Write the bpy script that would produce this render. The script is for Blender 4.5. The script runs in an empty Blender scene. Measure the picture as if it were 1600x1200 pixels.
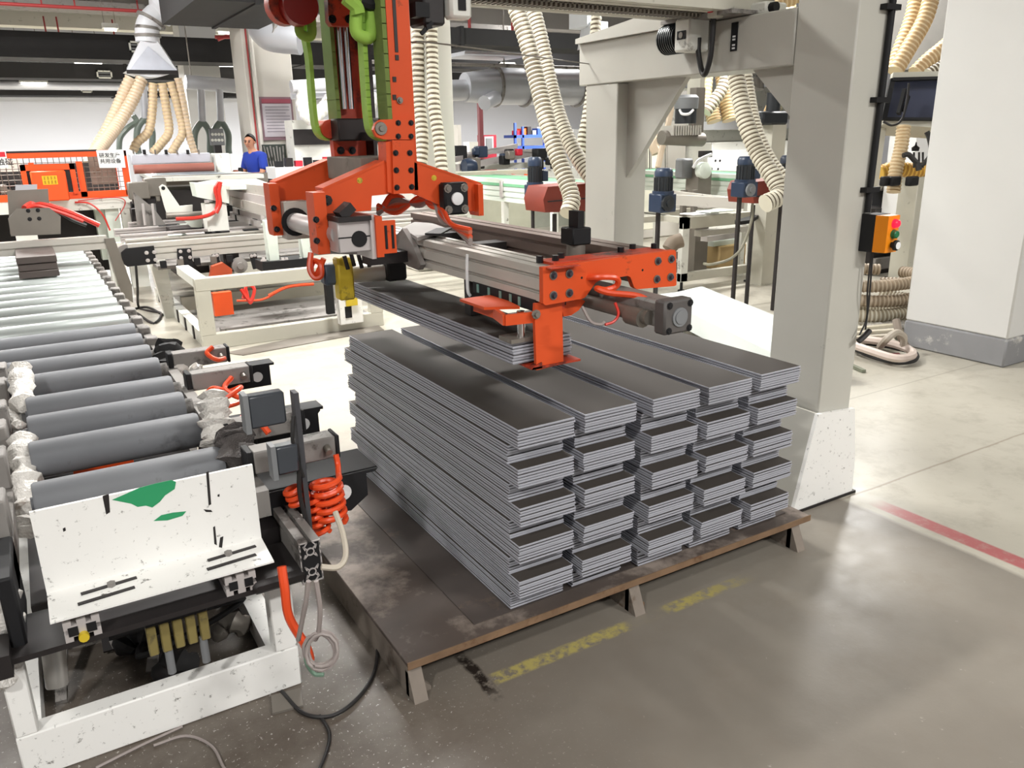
import bpy, bmesh, math, random
from mathutils import Vector, Matrix
random.seed(7)
R = math.radians
SC = bpy.context.scene
COL = SC.collection

# ------------------------------------------------------------------ camera
CAM_H, FPX = 1.6, 1250.0
yaw, pit, rol = R(30.77), R(17.37), R(1.063)
fw = Vector((math.sin(yaw)*math.cos(pit), math.cos(yaw)*math.cos(pit), -math.sin(pit)))
rt = Vector((math.cos(yaw), -math.sin(yaw), 0)); dn = fw.cross(rt)
r2 = math.cos(rol)*rt + math.sin(rol)*dn
d2 = -math.sin(rol)*rt + math.cos(rol)*dn
cam_d = bpy.data.cameras.new('camera'); cam = bpy.data.objects.new('camera', cam_d); COL.objects.link(cam)
cam_d.sensor_width = 36; cam_d.lens = FPX/1600*36; cam_d.clip_start = .05; cam_d.clip_end = 200
M = Matrix.Identity(4)
for i in range(3):
    M[i][0] = r2[i]; M[i][1] = -d2[i]; M[i][2] = -fw[i]
M[2][3] = CAM_H
cam.matrix_world = M
SC.camera = cam
SC.view_settings.view_transform = 'Standard'; SC.view_settings.look = 'None'
SC.view_settings.gamma = 1; SC.view_settings.use_curve_mapping = False
SC.view_settings.exposure = 0.0

# ------------------------------------------------------------------ world
w = bpy.data.worlds.new('world'); SC.world = w; w.use_nodes = True
w.node_tree.nodes['Background'].inputs[0].default_value = (.95, .97, 1, 1)
w.node_tree.nodes['Background'].inputs[1].default_value = .16

# ------------------------------------------------------------------ lamps of the hall (rows of ceiling lamps)
def area(x, y, z, sx, sy, power, col=(1, .985, .955)):
    l = bpy.data.lights.new('ceiling_light', 'AREA'); l.shape = 'RECTANGLE'; l.size = sx; l.size_y = sy
    l.energy = power; l.color = col
    o = bpy.data.objects.new('ceiling_light', l); COL.objects.link(o); o.location = (x, y, z)
    return o
area(-2.6, -1.0, 4.25, .4, .4, 210)          # lamp behind the photographer, left
area(1.0, -2.6, 4.25, 1.2, .3, 150)         # lamp behind the photographer
area(3.9, -3.0, 4.25, 1.2, .3, 330)         # lamp behind, right
area(1.9, 5.4, 4.25, 1.2, .3, 330)
area(9.0, 2.0, 4.25, 1.2, .3, 110)
for (x, y, p) in ((-2, 8, 230), (3.2, 9.5, 270), (7.6, 7.2, 290), (9.8, 6.4, 300), (-.6, 10.8, 300), (4.5, 12.9, 260), (10, 14.0, 300)):  # the lamp in front of the white machine is added to brighten it
    area(x, y, 4.25, 1.2, .35, p)
for (x, y, p) in ((-3, 18.9, 480), (2, 18.9, 520), (7, 18.9, 430), (13, 18.9, 400)):      # added row between the ducts, set low to wash the back wall
    area(x, y, 2.84, 1.2, .2, p, (1, .985, .97))

# ------------------------------------------------------------------ pixel helpers: a point of the photo put at a real depth
def ray(px, py): return fw + r2*((px-800)/FPX) + d2*((py-600)/FPX)
O = Vector((0, 0, CAM_H))
def AZ(px, py, z): d = ray(px, py); return O + d*((z-CAM_H)/d.z)
def AX(px, py, x): d = ray(px, py); return O + d*(x/d.x)
def AY(px, py, y): d = ray(px, py); return O + d*(y/d.y)
def AD(px, py, dd): return O + ray(px, py)*dd

# ------------------------------------------------------------------ materials
def lin(c):
    c = c/255
    return c/12.92 if c <= .04045 else ((c+.055)/1.055)**2.4
def rgb(r, g, b): return (lin(r), lin(g), lin(b), 1)
MATS = {}
def mat(name, col, rough=.5, metal=0., var=.12, vscale=6., dirt=None, dscale=9., damt=.0, bump=.0, emit=None, estr=0, alpha=1., trans=0., spec=.5):
    """plain procedural surface: colour, soft tone variation, optional worn spots of another colour, fine relief"""
    m = bpy.data.materials.new(name); m.use_nodes = True; MATS[name] = m
    nt = m.node_tree; b = nt.nodes['Principled BSDF']; L = nt.links.new
    c = rgb(*col)
    b.inputs['Roughness'].default_value = rough; b.inputs['Metallic'].default_value = metal
    b.inputs['Specular IOR Level'].default_value = spec
    tc = nt.nodes.new('ShaderNodeTexCoord')
    n = nt.nodes.new('ShaderNodeTexNoise'); n.inputs['Scale'].default_value = vscale; n.inputs['Detail'].default_value = 5
    L(tc.outputs['Object'], n.inputs['Vector'])
    mx = nt.nodes.new('ShaderNodeMix'); mx.data_type = 'RGBA'
    mx.inputs['A'].default_value = tuple(v*(1-var*1.6) for v in c[:3])+(1,)
    mx.inputs['B'].default_value = tuple(min(1, v*(1+var*1.2)) for v in c[:3])+(1,)
    L(n.outputs['Fac'], mx.inputs['Factor']); out = mx.outputs['Result']
    if dirt and damt > 0:
        n2 = nt.nodes.new('ShaderNodeTexNoise'); n2.inputs['Scale'].default_value = dscale; n2.inputs['Detail'].default_value = 8
        n2.inputs['Roughness'].default_value = .7
        L(tc.outputs['Object'], n2.inputs['Vector'])
        rm = nt.nodes.new('ShaderNodeMapRange'); rm.inputs['From Min'].default_value = .72-damt*.35; rm.inputs['From Max'].default_value = .78-damt*.25
        L(n2.outputs['Fac'], rm.inputs['Value'])
        m2 = nt.nodes.new('ShaderNodeMix'); m2.data_type = 'RGBA'
        L(rm.outputs['Result'], m2.inputs['Factor']); L(out, m2.inputs['A']); m2.inputs['B'].default_value = rgb(*dirt); out = m2.outputs['Result']
    L(out, b.inputs['Base Color'])
    if bump:
        bp = nt.nodes.new('ShaderNodeBump'); bp.inputs['Strength'].default_value = bump; bp.inputs['Distance'].default_value = .01
        n3 = nt.nodes.new('ShaderNodeTexNoise'); n3.inputs['Scale'].default_value = vscale*8; L(tc.outputs['Object'], n3.inputs['Vector'])
        L(n3.outputs['Fac'], bp.inputs['Height']); L(bp.outputs['Normal'], b.inputs['Normal'])
    if emit: b.inputs['Emission Color'].default_value = rgb(*emit); b.inputs['Emission Strength'].default_value = estr
    if trans: b.inputs['Transmission Weight'].default_value = trans
    if alpha < 1: b.inputs['Alpha'].default_value = alpha
    return m
W_ = mat('white_paint', (222, 222, 214), .45, dirt=(110, 105, 95), damt=.35, var=.05)
WW = mat('worn_white_paint', (238, 237, 233), .5, dirt=(96, 92, 86), dscale=38, damt=.36, var=.04, vscale=3)
CREAM = mat('cream_enamel', (190, 187, 174), .42, var=.07, vscale=3, dirt=(120, 116, 104), damt=.28)
GANTRY = mat('gantry_enamel', (186, 184, 175), .38, var=.06, vscale=3, dirt=(120, 118, 108), dscale=5, damt=.15)
ORANGE = mat('orange_paint', (214, 80, 33), .5, var=.1, dirt=(120, 54, 30), damt=.25, spec=.3)
ORD = mat('worn_red_orange_paint', (196, 62, 28), .5, var=.2, vscale=9, dirt=(58, 26, 20), dscale=7, damt=.62)
ORB = mat('safety_orange_paint', (240, 84, 24), .45, var=.05)
DARK = mat('dark_oily_steel', (44, 40, 40), .5, .3, var=.3)
BLACK = mat('black_plastic', (26, 26, 28), .6, var=.2, spec=.3)
RUBBER = mat('black_rubber', (30, 29, 30), .7, var=.2)
ALU = mat('aluminium', (190, 186, 178), .45, .25, var=.1, vscale=4, dirt=(110, 100, 92), damt=.3)
ALUD = mat('dusty_aluminium', (136, 132, 128), .6, .15, var=.16, vscale=5, dirt=(64, 60, 56), damt=.5)
ALUL = mat('cut_aluminium', (196, 190, 188), .4, .3, var=.1)
BRONZE = mat('brown_anodised_rail', (120, 104, 96), .45, .5, var=.15)
CHROME = mat('chrome', (220, 220, 222), .12, 1., var=.03)
STEEL = mat('plain_steel', (128, 122, 114), .45, .45, var=.12)
BOLT = mat('black_bolt', (26, 26, 30), .4, .5, var=.2)
GREEN = mat('green_webbing', (150, 190, 78), .75, var=.12, vscale=20)
GREEND = mat('shaded_green_webbing', (110, 128, 62), .8, var=.15, vscale=20)  # darker copy of the green webbing, shade of the side strands in its colour
YELLOW = mat('yellow_plastic', (208, 180, 44), .5, var=.1, dirt=(90, 80, 40), damt=.5)
HOSE = mat('beige_hose_rib', (204, 198, 180), .5, var=.05)
HOSED = mat('hose_groove', (92, 80, 62), .7, var=.1)
HOSET = mat('tan_hose_rib', (212, 190, 152), .45, var=.06)
HOSETD = mat('tan_hose_groove', (180, 150, 108), .5, var=.08)
HOSEP = mat('pale_translucent_hose', (205, 186, 162), .45, var=.08, vscale=3)
TUBE_O = mat('orange_air_tube', (228, 78, 34), .35, var=.08)
TUBE_R = mat('red_air_tube', (206, 52, 40), .35, var=.08)
CABLE = mat('grey_cable', (150, 140, 136), .5, var=.08)
CABLEK = mat('black_cable', (32, 30, 30), .5, var=.1)
GREYP = mat('grey_plastic', (120, 122, 124), .5, var=.1)
PLASTIC = mat('milky_plastic_film', (216, 212, 206), .35, var=.12, vscale=14, bump=.6, dirt=(150, 140, 130), damt=.4)
CLEAR = mat('cloudy_clear_plastic', (190, 186, 180), .25, var=.05, trans=.55)
MOTOR = mat('navy_motor_enamel', (38, 52, 74), .4, var=.15)
MOTORK = mat('black_motor_enamel', (34, 38, 42), .4, var=.15)
GALV = mat('galvanised_sheet', (190, 192, 198), .4, .3, var=.1, vscale=3)
HOODM = mat('white_sheet_metal', (220, 222, 228), .4, 0, var=.04)
DUCT = mat('black_duct_insulation', (34, 33, 34), .8, var=.2, vscale=3)
PIPER = mat('red_sprinkler_pipe', (150, 44, 44), .5, var=.1)
CEILM = mat('grey_ceiling', (158, 156, 154), .9, var=.1, vscale=1.2)
WALLM = mat('white_wall', (224, 226, 232), .8, var=.03, vscale=.6)
COLM = mat('white_column_plaster', (206, 205, 202), .8, var=.04, vscale=1.5)
COLG = mat('grey_column_plaster', (196, 192, 184), .8, var=.05, vscale=1.5)
GBASE = mat('grey_base_paint', (134, 134, 136), .7, var=.08, dirt=(196, 192, 186), dscale=4, damt=.42)
PALE = mat('pale_green_white_panel', (214, 222, 212), .4, var=.04)
BELTG = mat('green_belt_edge', (120, 180, 140), .5, var=.1)
PAPER = mat('paper_sign', (232, 232, 232), .7, var=.02)
INK = mat('black_ink', (40, 38, 40), .7, var=.05)
INKR = mat('red_print', (196, 32, 52), .6, var=.05)
STKY = mat('yellow_sticker', (238, 188, 30), .6, var=.05)
ROLLER = mat('grey_roller_sleeve', (116, 118, 122), .58, 0, var=.2, vscale=2.6, dirt=(78, 78, 80), dscale=3, damt=.42, spec=.35)
ROLLERL = mat('polished_roller', (170, 176, 174), .35, .4, var=.12, vscale=3)
SHIRT = mat('blue_cotton', (24, 52, 150), .85, var=.1)
SKIN = mat('skin', (186, 132, 104), .55, var=.06)
HAIR = mat('black_hair', (22, 20, 20), .6, var=.1)
TROUSER = mat('dark_trousers', (36, 40, 52), .85, var=.1)
BLUEP = mat('blue_rack_paint', (44, 70, 150), .5, var=.08)
REDP = mat('red_cabinet_paint', (150, 30, 48), .5, var=.08)
BROWNR = mat('brown_rubber_roller', (150, 92, 80), .5, var=.08)
WOODP = mat('weathered_grey_wood', (128, 118, 108), .8, var=.2, vscale=12, dirt=(90, 74, 60), damt=.5)
GREENP = mat('green_paint', (44, 150, 98), .5, var=.05)
CLOTH = mat('grey_cloth_tape', (150, 146, 142), .7, var=.1)
CARD = mat('brown_cardboard', (176, 150, 104), .85, var=.1)
FILMD = mat('dark_print_film', (66, 61, 57), .72, var=.08, vscale=2.0, spec=.22)
CORE = mat('grey_vinyl_core', (168, 169, 177), .65, var=.06, vscale=6, spec=.3)
LAMP_G = mat('white_lamp_tube', (255, 255, 255), .4, var=0, emit=(255, 250, 240), estr=9)
LAMP_R = mat('lit_red_button', (230, 20, 40), .3, var=0, emit=(255, 20, 50), estr=2.2)
BUT_G = mat('green_button', (30, 110, 70), .4, var=.05)
BOXO = mat('amber_control_box', (236, 140, 20), .4, var=.05)
SCREENG = mat('dark_blue_glass', (70, 74, 92), .12, var=.1, vscale=1.0)

# pallet boards: brown, stained
PAL = mat('stained_plywood', (82, 72, 66), .66, var=.3, vscale=5, dirt=(142, 130, 120), dscale=2.6, damt=.66)
PALE_ = mat('raw_plywood_edge', (124, 98, 74), .8, var=.3, vscale=14, dirt=(96, 66, 44), damt=.5)

# floor: ground concrete with stains, worn painted lines and cut joints
def floor_material():
    m = bpy.data.materials.new('polished_concrete'); m.use_nodes = True; nt = m.node_tree; L = nt.links.new
    b = nt.nodes['Principled BSDF']
    tc = nt.nodes.new('ShaderNodeTexCoord'); sx = nt.nodes.new('ShaderNodeSeparateXYZ'); L(tc.outputs['Object'], sx.inputs[0])
    def noise(scale, detail=6, rough=.6):
        n = nt.nodes.new('ShaderNodeTexNoise'); n.inputs['Scale'].default_value = scale; n.inputs['Detail'].default_value = detail
        n.inputs['Roughness'].default_value = rough; L(tc.outputs['Object'], n.inputs['Vector']); return n.outputs['Fac']
    def mp(v, a, c, lo=0., hi=1.):
        r = nt.nodes.new('ShaderNodeMapRange'); r.inputs['From Min'].default_value = a; r.inputs['From Max'].default_value = c
        r.inputs['To Min'].default_value = lo; r.inputs['To Max'].default_value = hi; L(v, r.inputs['Value']); return r.outputs['Result']
    def ma(op, a, c):
        r = nt.nodes.new('ShaderNodeMath'); r.operation = op
        for i, v in enumerate((a, c)):
            if isinstance(v, (int, float)): r.inputs[i].default_value = v
            else: L(v, r.inputs[i])
        return r.outputs[0]
    def mix(f, a, c):
        r = nt.nodes.new('ShaderNodeMix'); r.data_type = 'RGBA'
        for k, v in (('Factor', f), ('A', a), ('B', c)):
            if isinstance(v, tuple): r.inputs[k].default_value = v
            elif isinstance(v, (int, float)): r.inputs[k].default_value = v
            else: L(v, r.inputs[k])
        return r.outputs['Result']
    X, Y = sx.outputs['X'], sx.outputs['Y']
    def band(v, c, h, s=.006): return mp(ma('ABSOLUTE', ma('SUBTRACT', v, c), 0), h+s, h-s)
    n1 = noise(.9, 5); n2 = noise(4.5, 8, .7); n3 = noise(26, 6, .7)
    grey = mix(mp(n1, .3, .7), rgb(114, 107, 98), rgb(136, 130, 120))
    walk = mix(mp(n1, .3, .7), rgb(168, 163, 150), rgb(184, 179, 166))
    # the bay round the pallet is darker than the walkways: its edges run beside the painted lines
    wob = ma('MULTIPLY', ma('SUBTRACT', n2, .5), .05)
    bay = ma('MULTIPLY', mp(ma('ADD', X, wob), 2.965, 2.935), mp(Y, 4.3, 3.7))
    col = mix(bay, walk, grey)
    col = mix(mp(n2, .5, .78, 0, .5), col, rgb(120, 110, 98))
    col = mix(mp(n3, .66, .74, 0, .35), col, rgb(205, 200, 190))
    # dirty ground under the conveyor end
    dirty = ma('MULTIPLY', mp(X, 1.25, .55), mp(Y, 4.2, 2.6))
    col = mix(ma('MULTIPLY', dirty, mp(n2, .3, .62, .35, .85)), col, rgb(84, 74, 66))
    spk = noise(70, 3, .8)
    col = mix(ma('MULTIPLY', dirty, mp(spk, .62, .68, 0, .9)), col, rgb(200, 196, 190))
    # joints and a broken strip
    crack = ma('MULTIPLY', band(ma('ADD', Y, ma('MULTIPLY', wob, .5)), 2.06, .004), mp(X, 2.9, 3.0))
    col = mix(ma('MULTIPLY', crack, .75), col, rgb(110, 92, 74))
    cr2 = ma('MULTIPLY', band(Y, 2.95, .003), mp(X, 2.9, 3.0))
    col = mix(ma('MULTIPLY', cr2, .7), col, rgb(110, 100, 86))
    brk = ma('MULTIPLY', band(ma('ADD', X, ma('MULTIPLY', wob, 1.5)), .965, .02), mp(n3, .4, .5)); brk = ma('MULTIPLY', brk, mp(Y, 2.05, 1.95))
    brk = ma('MULTIPLY', brk, mp(Y, 1.72, 1.8))
    col = mix(brk, col, rgb(40, 34, 30))
    # worn paint
    wear = mp(n3, .60, .44)
    yl = ma('MULTIPLY', ma('MULTIPLY', band(Y, 1.822, .026), mp(X, .99, 1.01)), ma('MULTIPLY', mp(X, 2.12, 1.9), wear))
    gap = ma('SUBTRACT', 1, ma('MULTIPLY', band(X, 1.61, .09, .02), .95)); yl = ma('MULTIPLY', yl, gap)
    col = mix(yl, col, rgb(164, 152, 92))
    red = ma('MULTIPLY', ma('MULTIPLY', band(X, 3.045, .042), mp(Y, 1.98, 1.85)), mp(n3, .75, .5, .55, .95))
    col = mix(red, col, rgb(160, 80, 82))
    L(col, b.inputs['Base Color'])
    rg = mp(n2, .3, .7, .30, .46); b.inputs['Specular IOR Level'].default_value = .36
    L(rg, b.inputs['Roughness'])
    bp = nt.nodes.new('ShaderNodeBump'); bp.inputs['Strength'].default_value = .06; bp.inputs['Distance'].default_value = .01
    L(n3, bp.inputs['Height']); L(bp.outputs['Normal'], b.inputs['Normal'])
    return m

# ------------------------------------------------------------------ mesh builder
def catmull(P, n=8):
    P = [Vector(p) for p in P]
    if len(P) < 3: return [P[0].lerp(P[-1], i/n) for i in range(n+1)]
    Q = [P[0]*2-P[1]]+P+[P[-1]*2-P[-2]]; out = []
    for i in range(1, len(Q)-2):
        a, b, c, d = Q[i-1:i+3]
        for k in range(n):
            t = k/n
            out.append(.5*((2*b)+(c-a)*t+(2*a-5*b+4*c-d)*t*t+(3*b-a-3*c+d)*t**3))
    out.append(P[-1]); return out
class MB:
    def __init__(s): s.v = []; s.f = []; s.m = []; s.mi = 0
    def add(s, vs, fs):
        k = len(s.v); s.v += [tuple(v) for v in vs]
        for f in fs: s.f.append([i+k for i in f]); s.m.append(s.mi)
        return s
    def box(s, x0, x1, y0, y1, z0, z1, bev=0):
        if bev: return s._bevbox(x0, x1, y0, y1, z0, z1, bev)
        vs = [(x, y, z) for x in (x0, x1) for y in (y0, y1) for z in (z0, z1)]
        return s.add(vs, [(0, 1, 3, 2), (4, 6, 7, 5), (0, 4, 5, 1), (2, 3, 7, 6), (0, 2, 6, 4), (1, 5, 7, 3)])
    def _bevbox(s, x0, x1, y0, y1, z0, z1, b):
        bm = bmesh.new(); bmesh.ops.create_cube(bm, size=1)
        for v in bm.verts: v.co = Vector((x0+(v.co.x+.5)*(x1-x0), y0+(v.co.y+.5)*(y1-y0), z0+(v.co.z+.5)*(z1-z0)))
        bmesh.ops.bevel(bm, geom=bm.edges[:], offset=b, segments=1, affect='EDGES')
        bm.verts.index_update()
        s.add([v.co.copy() for v in bm.verts], [[v.index for v in f.verts] for f in bm.faces]); bm.free(); return s
    def bar(s, p, q, wd, h, up=(0, 0, 1)):
        p = Vector(p); q = Vector(q); d = (q-p).normalized(); u = Vector(up)
        if abs(d.dot(u)) > .99: u = Vector((0, 1, 0))
        a = d.cross(u).normalized()*wd/2; c = a.cross(d).normalized()*h/2
        vs = [e+a*i+c*j for e in (p, q) for i in (-1, 1) for j in (-1, 1)]
        return s.add(vs, [(0, 1, 3, 2), (4, 6, 7, 5), (0, 4, 5, 1), (2, 3, 7, 6), (0, 2, 6, 4), (1, 5, 7, 3)])
    def sweep(s, pts, radii, n=8, caps=True, alt=False, flat=None):
        pts = [Vector(p) for p in pts]; N = len(pts); k0 = len(s.v)
        t = (pts[1]-pts[0]).normalized(); u = Vector((0, 0, 1))
        if abs(t.dot(u)) > .95: u = Vector((1, 0, 0))
        a = t.cross(u).normalized()
        for i, p in enumerate(pts):
            t2 = (pts[min(i+1, N-1)]-pts[max(i-1, 0)]).normalized()
            a = (a-t2*a.dot(t2)).normalized(); c = t2.cross(a)
            r = radii[i] if hasattr(radii, '__len__') else radii
            for j in range(n):
                th = 2*math.pi*j/n
                s.v.append(tuple(p+(a*math.cos(th)+c*math.sin(th)*(flat or 1))*r))
        for i in range(N-1):
            for j in range(n):
                j2 = (j+1) % n
                s.f.append([k0+i*n+j, k0+i*n+j2, k0+(i+1)*n+j2, k0+(i+1)*n+j]); s.m.append((i//2) % 2 if alt else s.mi)
        if caps:
            s.f.append([k0+j for j in range(n)][::-1]); s.m.append(s.mi)
            s.f.append([k0+(N-1)*n+j for j in range(n)]); s.m.append(s.mi)
        return s
    def cyl(s, p, q, r, n=14, r2=None):
        return s.sweep([p, q], [r, r if r2 is None else r2], n)
    def tube(s, pts, r, n=8, seg=6): return s.sweep(catmull(pts, seg), r, n)
    def hose(s, pts, r, pitch=.03, n=14):
        P = catmull(pts, 24); L = [0]
        for i in range(1, len(P)): L.append(L[-1]+(P[i]-P[i-1]).length)
        k = max(8, int(L[-1]/pitch)); q = []; rr = []; j = 0
        for i in range(k*4+1):
            d = L[-1]*i/(k*4)
            while j < len(L)-2 and L[j+1] < d: j += 1
            f = (d-L[j])/max(1e-6, L[j+1]-L[j]); q.append(P[j].lerp(P[j+1], f)); rr.append(r if i % 4 in (0, 1, 2) and i % 4 != 3 and i % 4 < 2 else r*.9)
        return s.sweep(q, rr, n, alt=True)
    def prism(s, poly, axis, a, b):
        """polygon in the plane across axis ('x': (y,z), 'y': (x,z), 'z': (x,y)) pushed from a to b"""
        def P(u, v, t): return {'x': (t, u, v), 'y': (u, t, v), 'z': (u, v, t)}[axis]
        n = len(poly)
        ar = sum(poly[i][0]*poly[(i+1) % n][1]-poly[(i+1) % n][0]*poly[i][1] for i in range(n))
        if ar < 0: poly = poly[::-1]
        vs = [P(u, v, a) for u, v in poly]+[P(u, v, b) for u, v in poly]
        fs = [list(range(n))[::-1], list(range(n, 2*n))]+[[i, (i+1) % n, n+(i+1) % n, n+i] for i in range(n)]
        if axis == 'y': fs = [f[::-1] for f in fs]
        if a > b: fs = [f[::-1] for f in fs]
        return s.add(vs, fs)
    def lathe(s, prof, o, axis=(0, 0, 1), n=20):
        o = Vector(o); ax = Vector(axis).normalized()
        u = Vector((1, 0, 0)) if abs(ax.x) < .9 else Vector((0, 1, 0)); a = ax.cross(u).normalized(); c = ax.cross(a)
        k0 = len(s.v)
        for r, h in prof:
            for j in range(n):
                th = 2*math.pi*j/n; s.v.append(tuple(o+ax*h+(a*math.cos(th)+c*math.sin(th))*r))
        for i in range(len(prof)-1):
            for j in range(n):
                j2 = (j+1) % n; s.f.append([k0+i*n+j, k0+i*n+j2, k0+(i+1)*n+j2, k0+(i+1)*n+j]); s.m.append(s.mi)
        s.f.append([k0+j for j in range(n)][::-1]); s.m.append(s.mi)
        s.f.append([k0+(len(prof)-1)*n+j for j in range(n)]); s.m.append(s.mi); return s
    def mesh(s, name, mats, org):
        me = bpy.data.meshes.new(name)
        me.from_pydata([(v[0]-org[0], v[1]-org[1], v[2]-org[2]) for v in s.v], [], s.f)
        for m in (mats if isinstance(mats, (list, tuple)) else [mats]): me.materials.append(m)
        if any(s.m): me.polygons.foreach_set('material_index', s.m)
        bm = bmesh.new(); bm.from_mesh(me); bmesh.ops.recalc_face_normals(bm, faces=bm.faces[:]); bm.to_mesh(me); bm.free()
        me.polygons.foreach_set('use_smooth', [True]*len(me.polygons)); me.set_sharp_from_angle(angle=R(38)); me.update()
        return me
    def part(s, name, mats, parent, label=None, kind=None):
        org = Vector(parent['org'])
        o = bpy.data.objects.new(name, s.mesh(name, mats, org)); COL.objects.link(o); o.parent = parent
        o['org'] = tuple(org)
        if label: o['label'] = label
        if kind: o['kind'] = kind
        return o
    def thing(s, name, mats, label, cat, group=None, kind=None):
        xs, ys, zs = zip(*s.v); org = ((min(xs)+max(xs))/2, (min(ys)+max(ys))/2, min(zs))
        o = bpy.data.objects.new(name, s.mesh(name, mats, org)); COL.objects.link(o); o.location = org; o['org'] = org
        o['label'] = label; o['category'] = cat
        if group: o['group'] = group
        if kind: o['kind'] = kind
        return o
    def struct(s, name, mats):
        o = bpy.data.objects.new(name, s.mesh(name, mats, (0, 0, 0))); COL.objects.link(o); o['kind'] = 'structure'; o['org'] = (0., 0., 0.); return o
def thing(name, label, cat, loc, group=None):
    o = bpy.data.objects.new(name, None); COL.objects.link(o); o.location = loc; o['org'] = tuple(float(v) for v in loc); o.empty_display_size = .1
    o['label'] = label; o['category'] = cat
    if group: o['group'] = group
    return o
def child_mesh(o, name, parent):
    c = o.copy(); COL.objects.link(c); c.parent = parent; return c
def bolts(parent, pts, d, r=.009, h=.006, m=None, name='bolt'):
    d = Vector(d)
    for p in pts:
        b = MB(); p = Vector(p); b.sweep([p, p+d*h*.4, p+d*h*.4, p+d*h], [r*1.25, r*1.25, r*.8, r*.7], 8); b.part(name, m or BOLT, parent)
def text_mesh(txt, size):
    cu = bpy.data.curves.new('lettering', 'FONT'); cu.body = txt; cu.size = size; cu.align_x = 'CENTER'; cu.align_y = 'CENTER'; cu.offset = size*.012
    ob = bpy.data.objects.new('lettering', cu); COL.objects.link(ob)
    dg = bpy.context.evaluated_depsgraph_get(); me = bpy.data.meshes.new_from_object(ob.evaluated_get(dg))
    bpy.data.objects.remove(ob); return me
def lettering(txt, size, at, parent, m, name='lettering', rotz=0, sq=1.0):
    """flat print standing upright facing the camera side (-y)"""
    me = text_mesh(txt, size); org = Vector(parent['org'])
    me.transform(Matrix.Translation(Vector(at)-org) @ Matrix.Rotation(rotz, 4, 'Z') @ Matrix.Rotation(R(90), 4, 'X') @ Matrix.Diagonal((sq, 1, 1, 1)))
    me.materials.clear(); me.materials.append(m)
    o = bpy.data.objects.new(name, me); COL.objects.link(o); o.parent = parent; return o
def slotted(x0, x1, z0, z1, nl=(.5,), nr=(.5,), nt=(.5,), nb=(.5,), w=.006, d=.008):
    """outline of an aluminium profile with slots cut in its four sides, as (u, v) polygon"""
    P = [(x0, z0)]
    for f in sorted(nb): c = x0+(x1-x0)*f; P += [(c-w, z0), (c-w, z0+d), (c+w, z0+d), (c+w, z0)]
    P.append((x1, z0))
    for f in sorted(nr): c = z0+(z1-z0)*f; P += [(x1, c-w), (x1-d, c-w), (x1-d, c+w), (x1, c+w)]
    P.append((x1, z1))
    for f in sorted(nt, reverse=True): c = x0+(x1-x0)*f; P += [(c+w, z1), (c+w, z1-d), (c-w, z1-d), (c-w, z1)]
    P.append((x0, z1))
    for f in sorted(nl, reverse=True): c = z0+(z1-z0)*f; P += [(x0, c+w), (x0+d, c+w), (x0+d, c-w), (x0, c-w)]
    return P
# ================================================================== the hall
b = MB(); b.add([(-9, -7, 0), (22, -7, 0), (22, 26, 0), (-9, 26, 0)], [(0, 1, 2, 3)]); b.struct('floor', floor_material())
b = MB(); b.box(-9, 22, -7, 26, 4.6, 4.8); b.struct('ceiling', CEILM)
b = MB(); b.box(-9, 22, 24, 24.2, 0, 4.6); b.struct('wall_back', WALLM)
b = MB(); b.box(-9.2, -9, -7, 24, 0, 4.6); b.struct('wall_left', WALLM)
b = MB(); b.box(22, 22.2, -7, 24, 0, 4.6); b.struct('wall_right', WALLM)
b = MB(); b.box(-9, 22, -7.2, -7, 0, 4.6); b.struct('wall_front', WALLM)
for i, y in enumerate((12.4, 18.2)):
    b = MB(); b.box(-9, 22, y, y+.5, 4.1, 4.6); b.struct('trim_%d' % (i+1), CEILM)

# square columns
def column(x0, x1, y0, y1, m, label, base=None):
    t = thing('concrete_column', label, 'column', ((x0+x1)/2, (y0+y1)/2, 0), None)
    b = MB(); b.box(x0, x1, y0, y1, 0 if not base else .2, 4.6, bev=.012); b.part('shaft', m, t)
    if base: b = MB(); b.box(x0-.002, x1+.002, y0-.002, y1+.002, 0, .2, bev=.012); b.part('painted_base', base, t, 'grey painted base band with peeling paint')
    return t
column(5.60, 6.5, 2.80, 3.56, COLM, 'big white square column with a peeling grey base at the right edge', GBASE)
pc = column(3.2, 3.92, 13.0, 13.7, COLG, 'white column with a notice board, behind the man in blue')
column(4.05, 4.62, 9.0, 9.6, COLG, 'white column behind the pair of hanging hoses beside the orange mast')
column(3.06, 3.72, 17, 17.6, COLM, 'far white column between the hood and the notice board column')
# notice board on the column
n = thing('notice_board', 'framed notice board with red header on the white column', 'notice', (3.57, 12.98, 1.58))
b = MB(); b.box(3.36, 3.86, 12.96, 12.998, 1.57, 2.2); b.part('frame', mat('maroon_frame', (120, 92, 100), .5), n)
b = MB(); b.box(3.39, 3.83, 12.95, 12.962, 1.62, 2.1); b.part('sheet', mat('grey_sheet', (176, 170, 176), .5), n)
b = MB(); b.box(3.39, 3.83, 12.95, 12.961, 2.11, 2.17); b.part('header', mat('maroon_print', (142, 62, 78), .5), n)
b = MB()
for k in range(9): b.box(3.43, 3.8-.06*(k % 3 == 2), 12.947, 12.951, 2.05-.045*k, 2.062-.045*k)
b.part('text_line', mat('faded_ink', (128, 122, 130), .6), n, kind='stuff')
b = MB(); b.tube([(3.33, 12.97, 4.3), (3.33, 12.97, 2.0), (3.34, 12.97, .3)], .03); b.thing('drain_pipe', COLG, 'thin white pipe running down the notice board column', 'pipe')
b = MB(); b.tube([(3.27, 12.985, 4.6), (3.27, 12.985, 1.2)], .013); b.thing('red_pipe', PIPER, 'thin red pipe on the notice board column', 'pipe')

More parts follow.
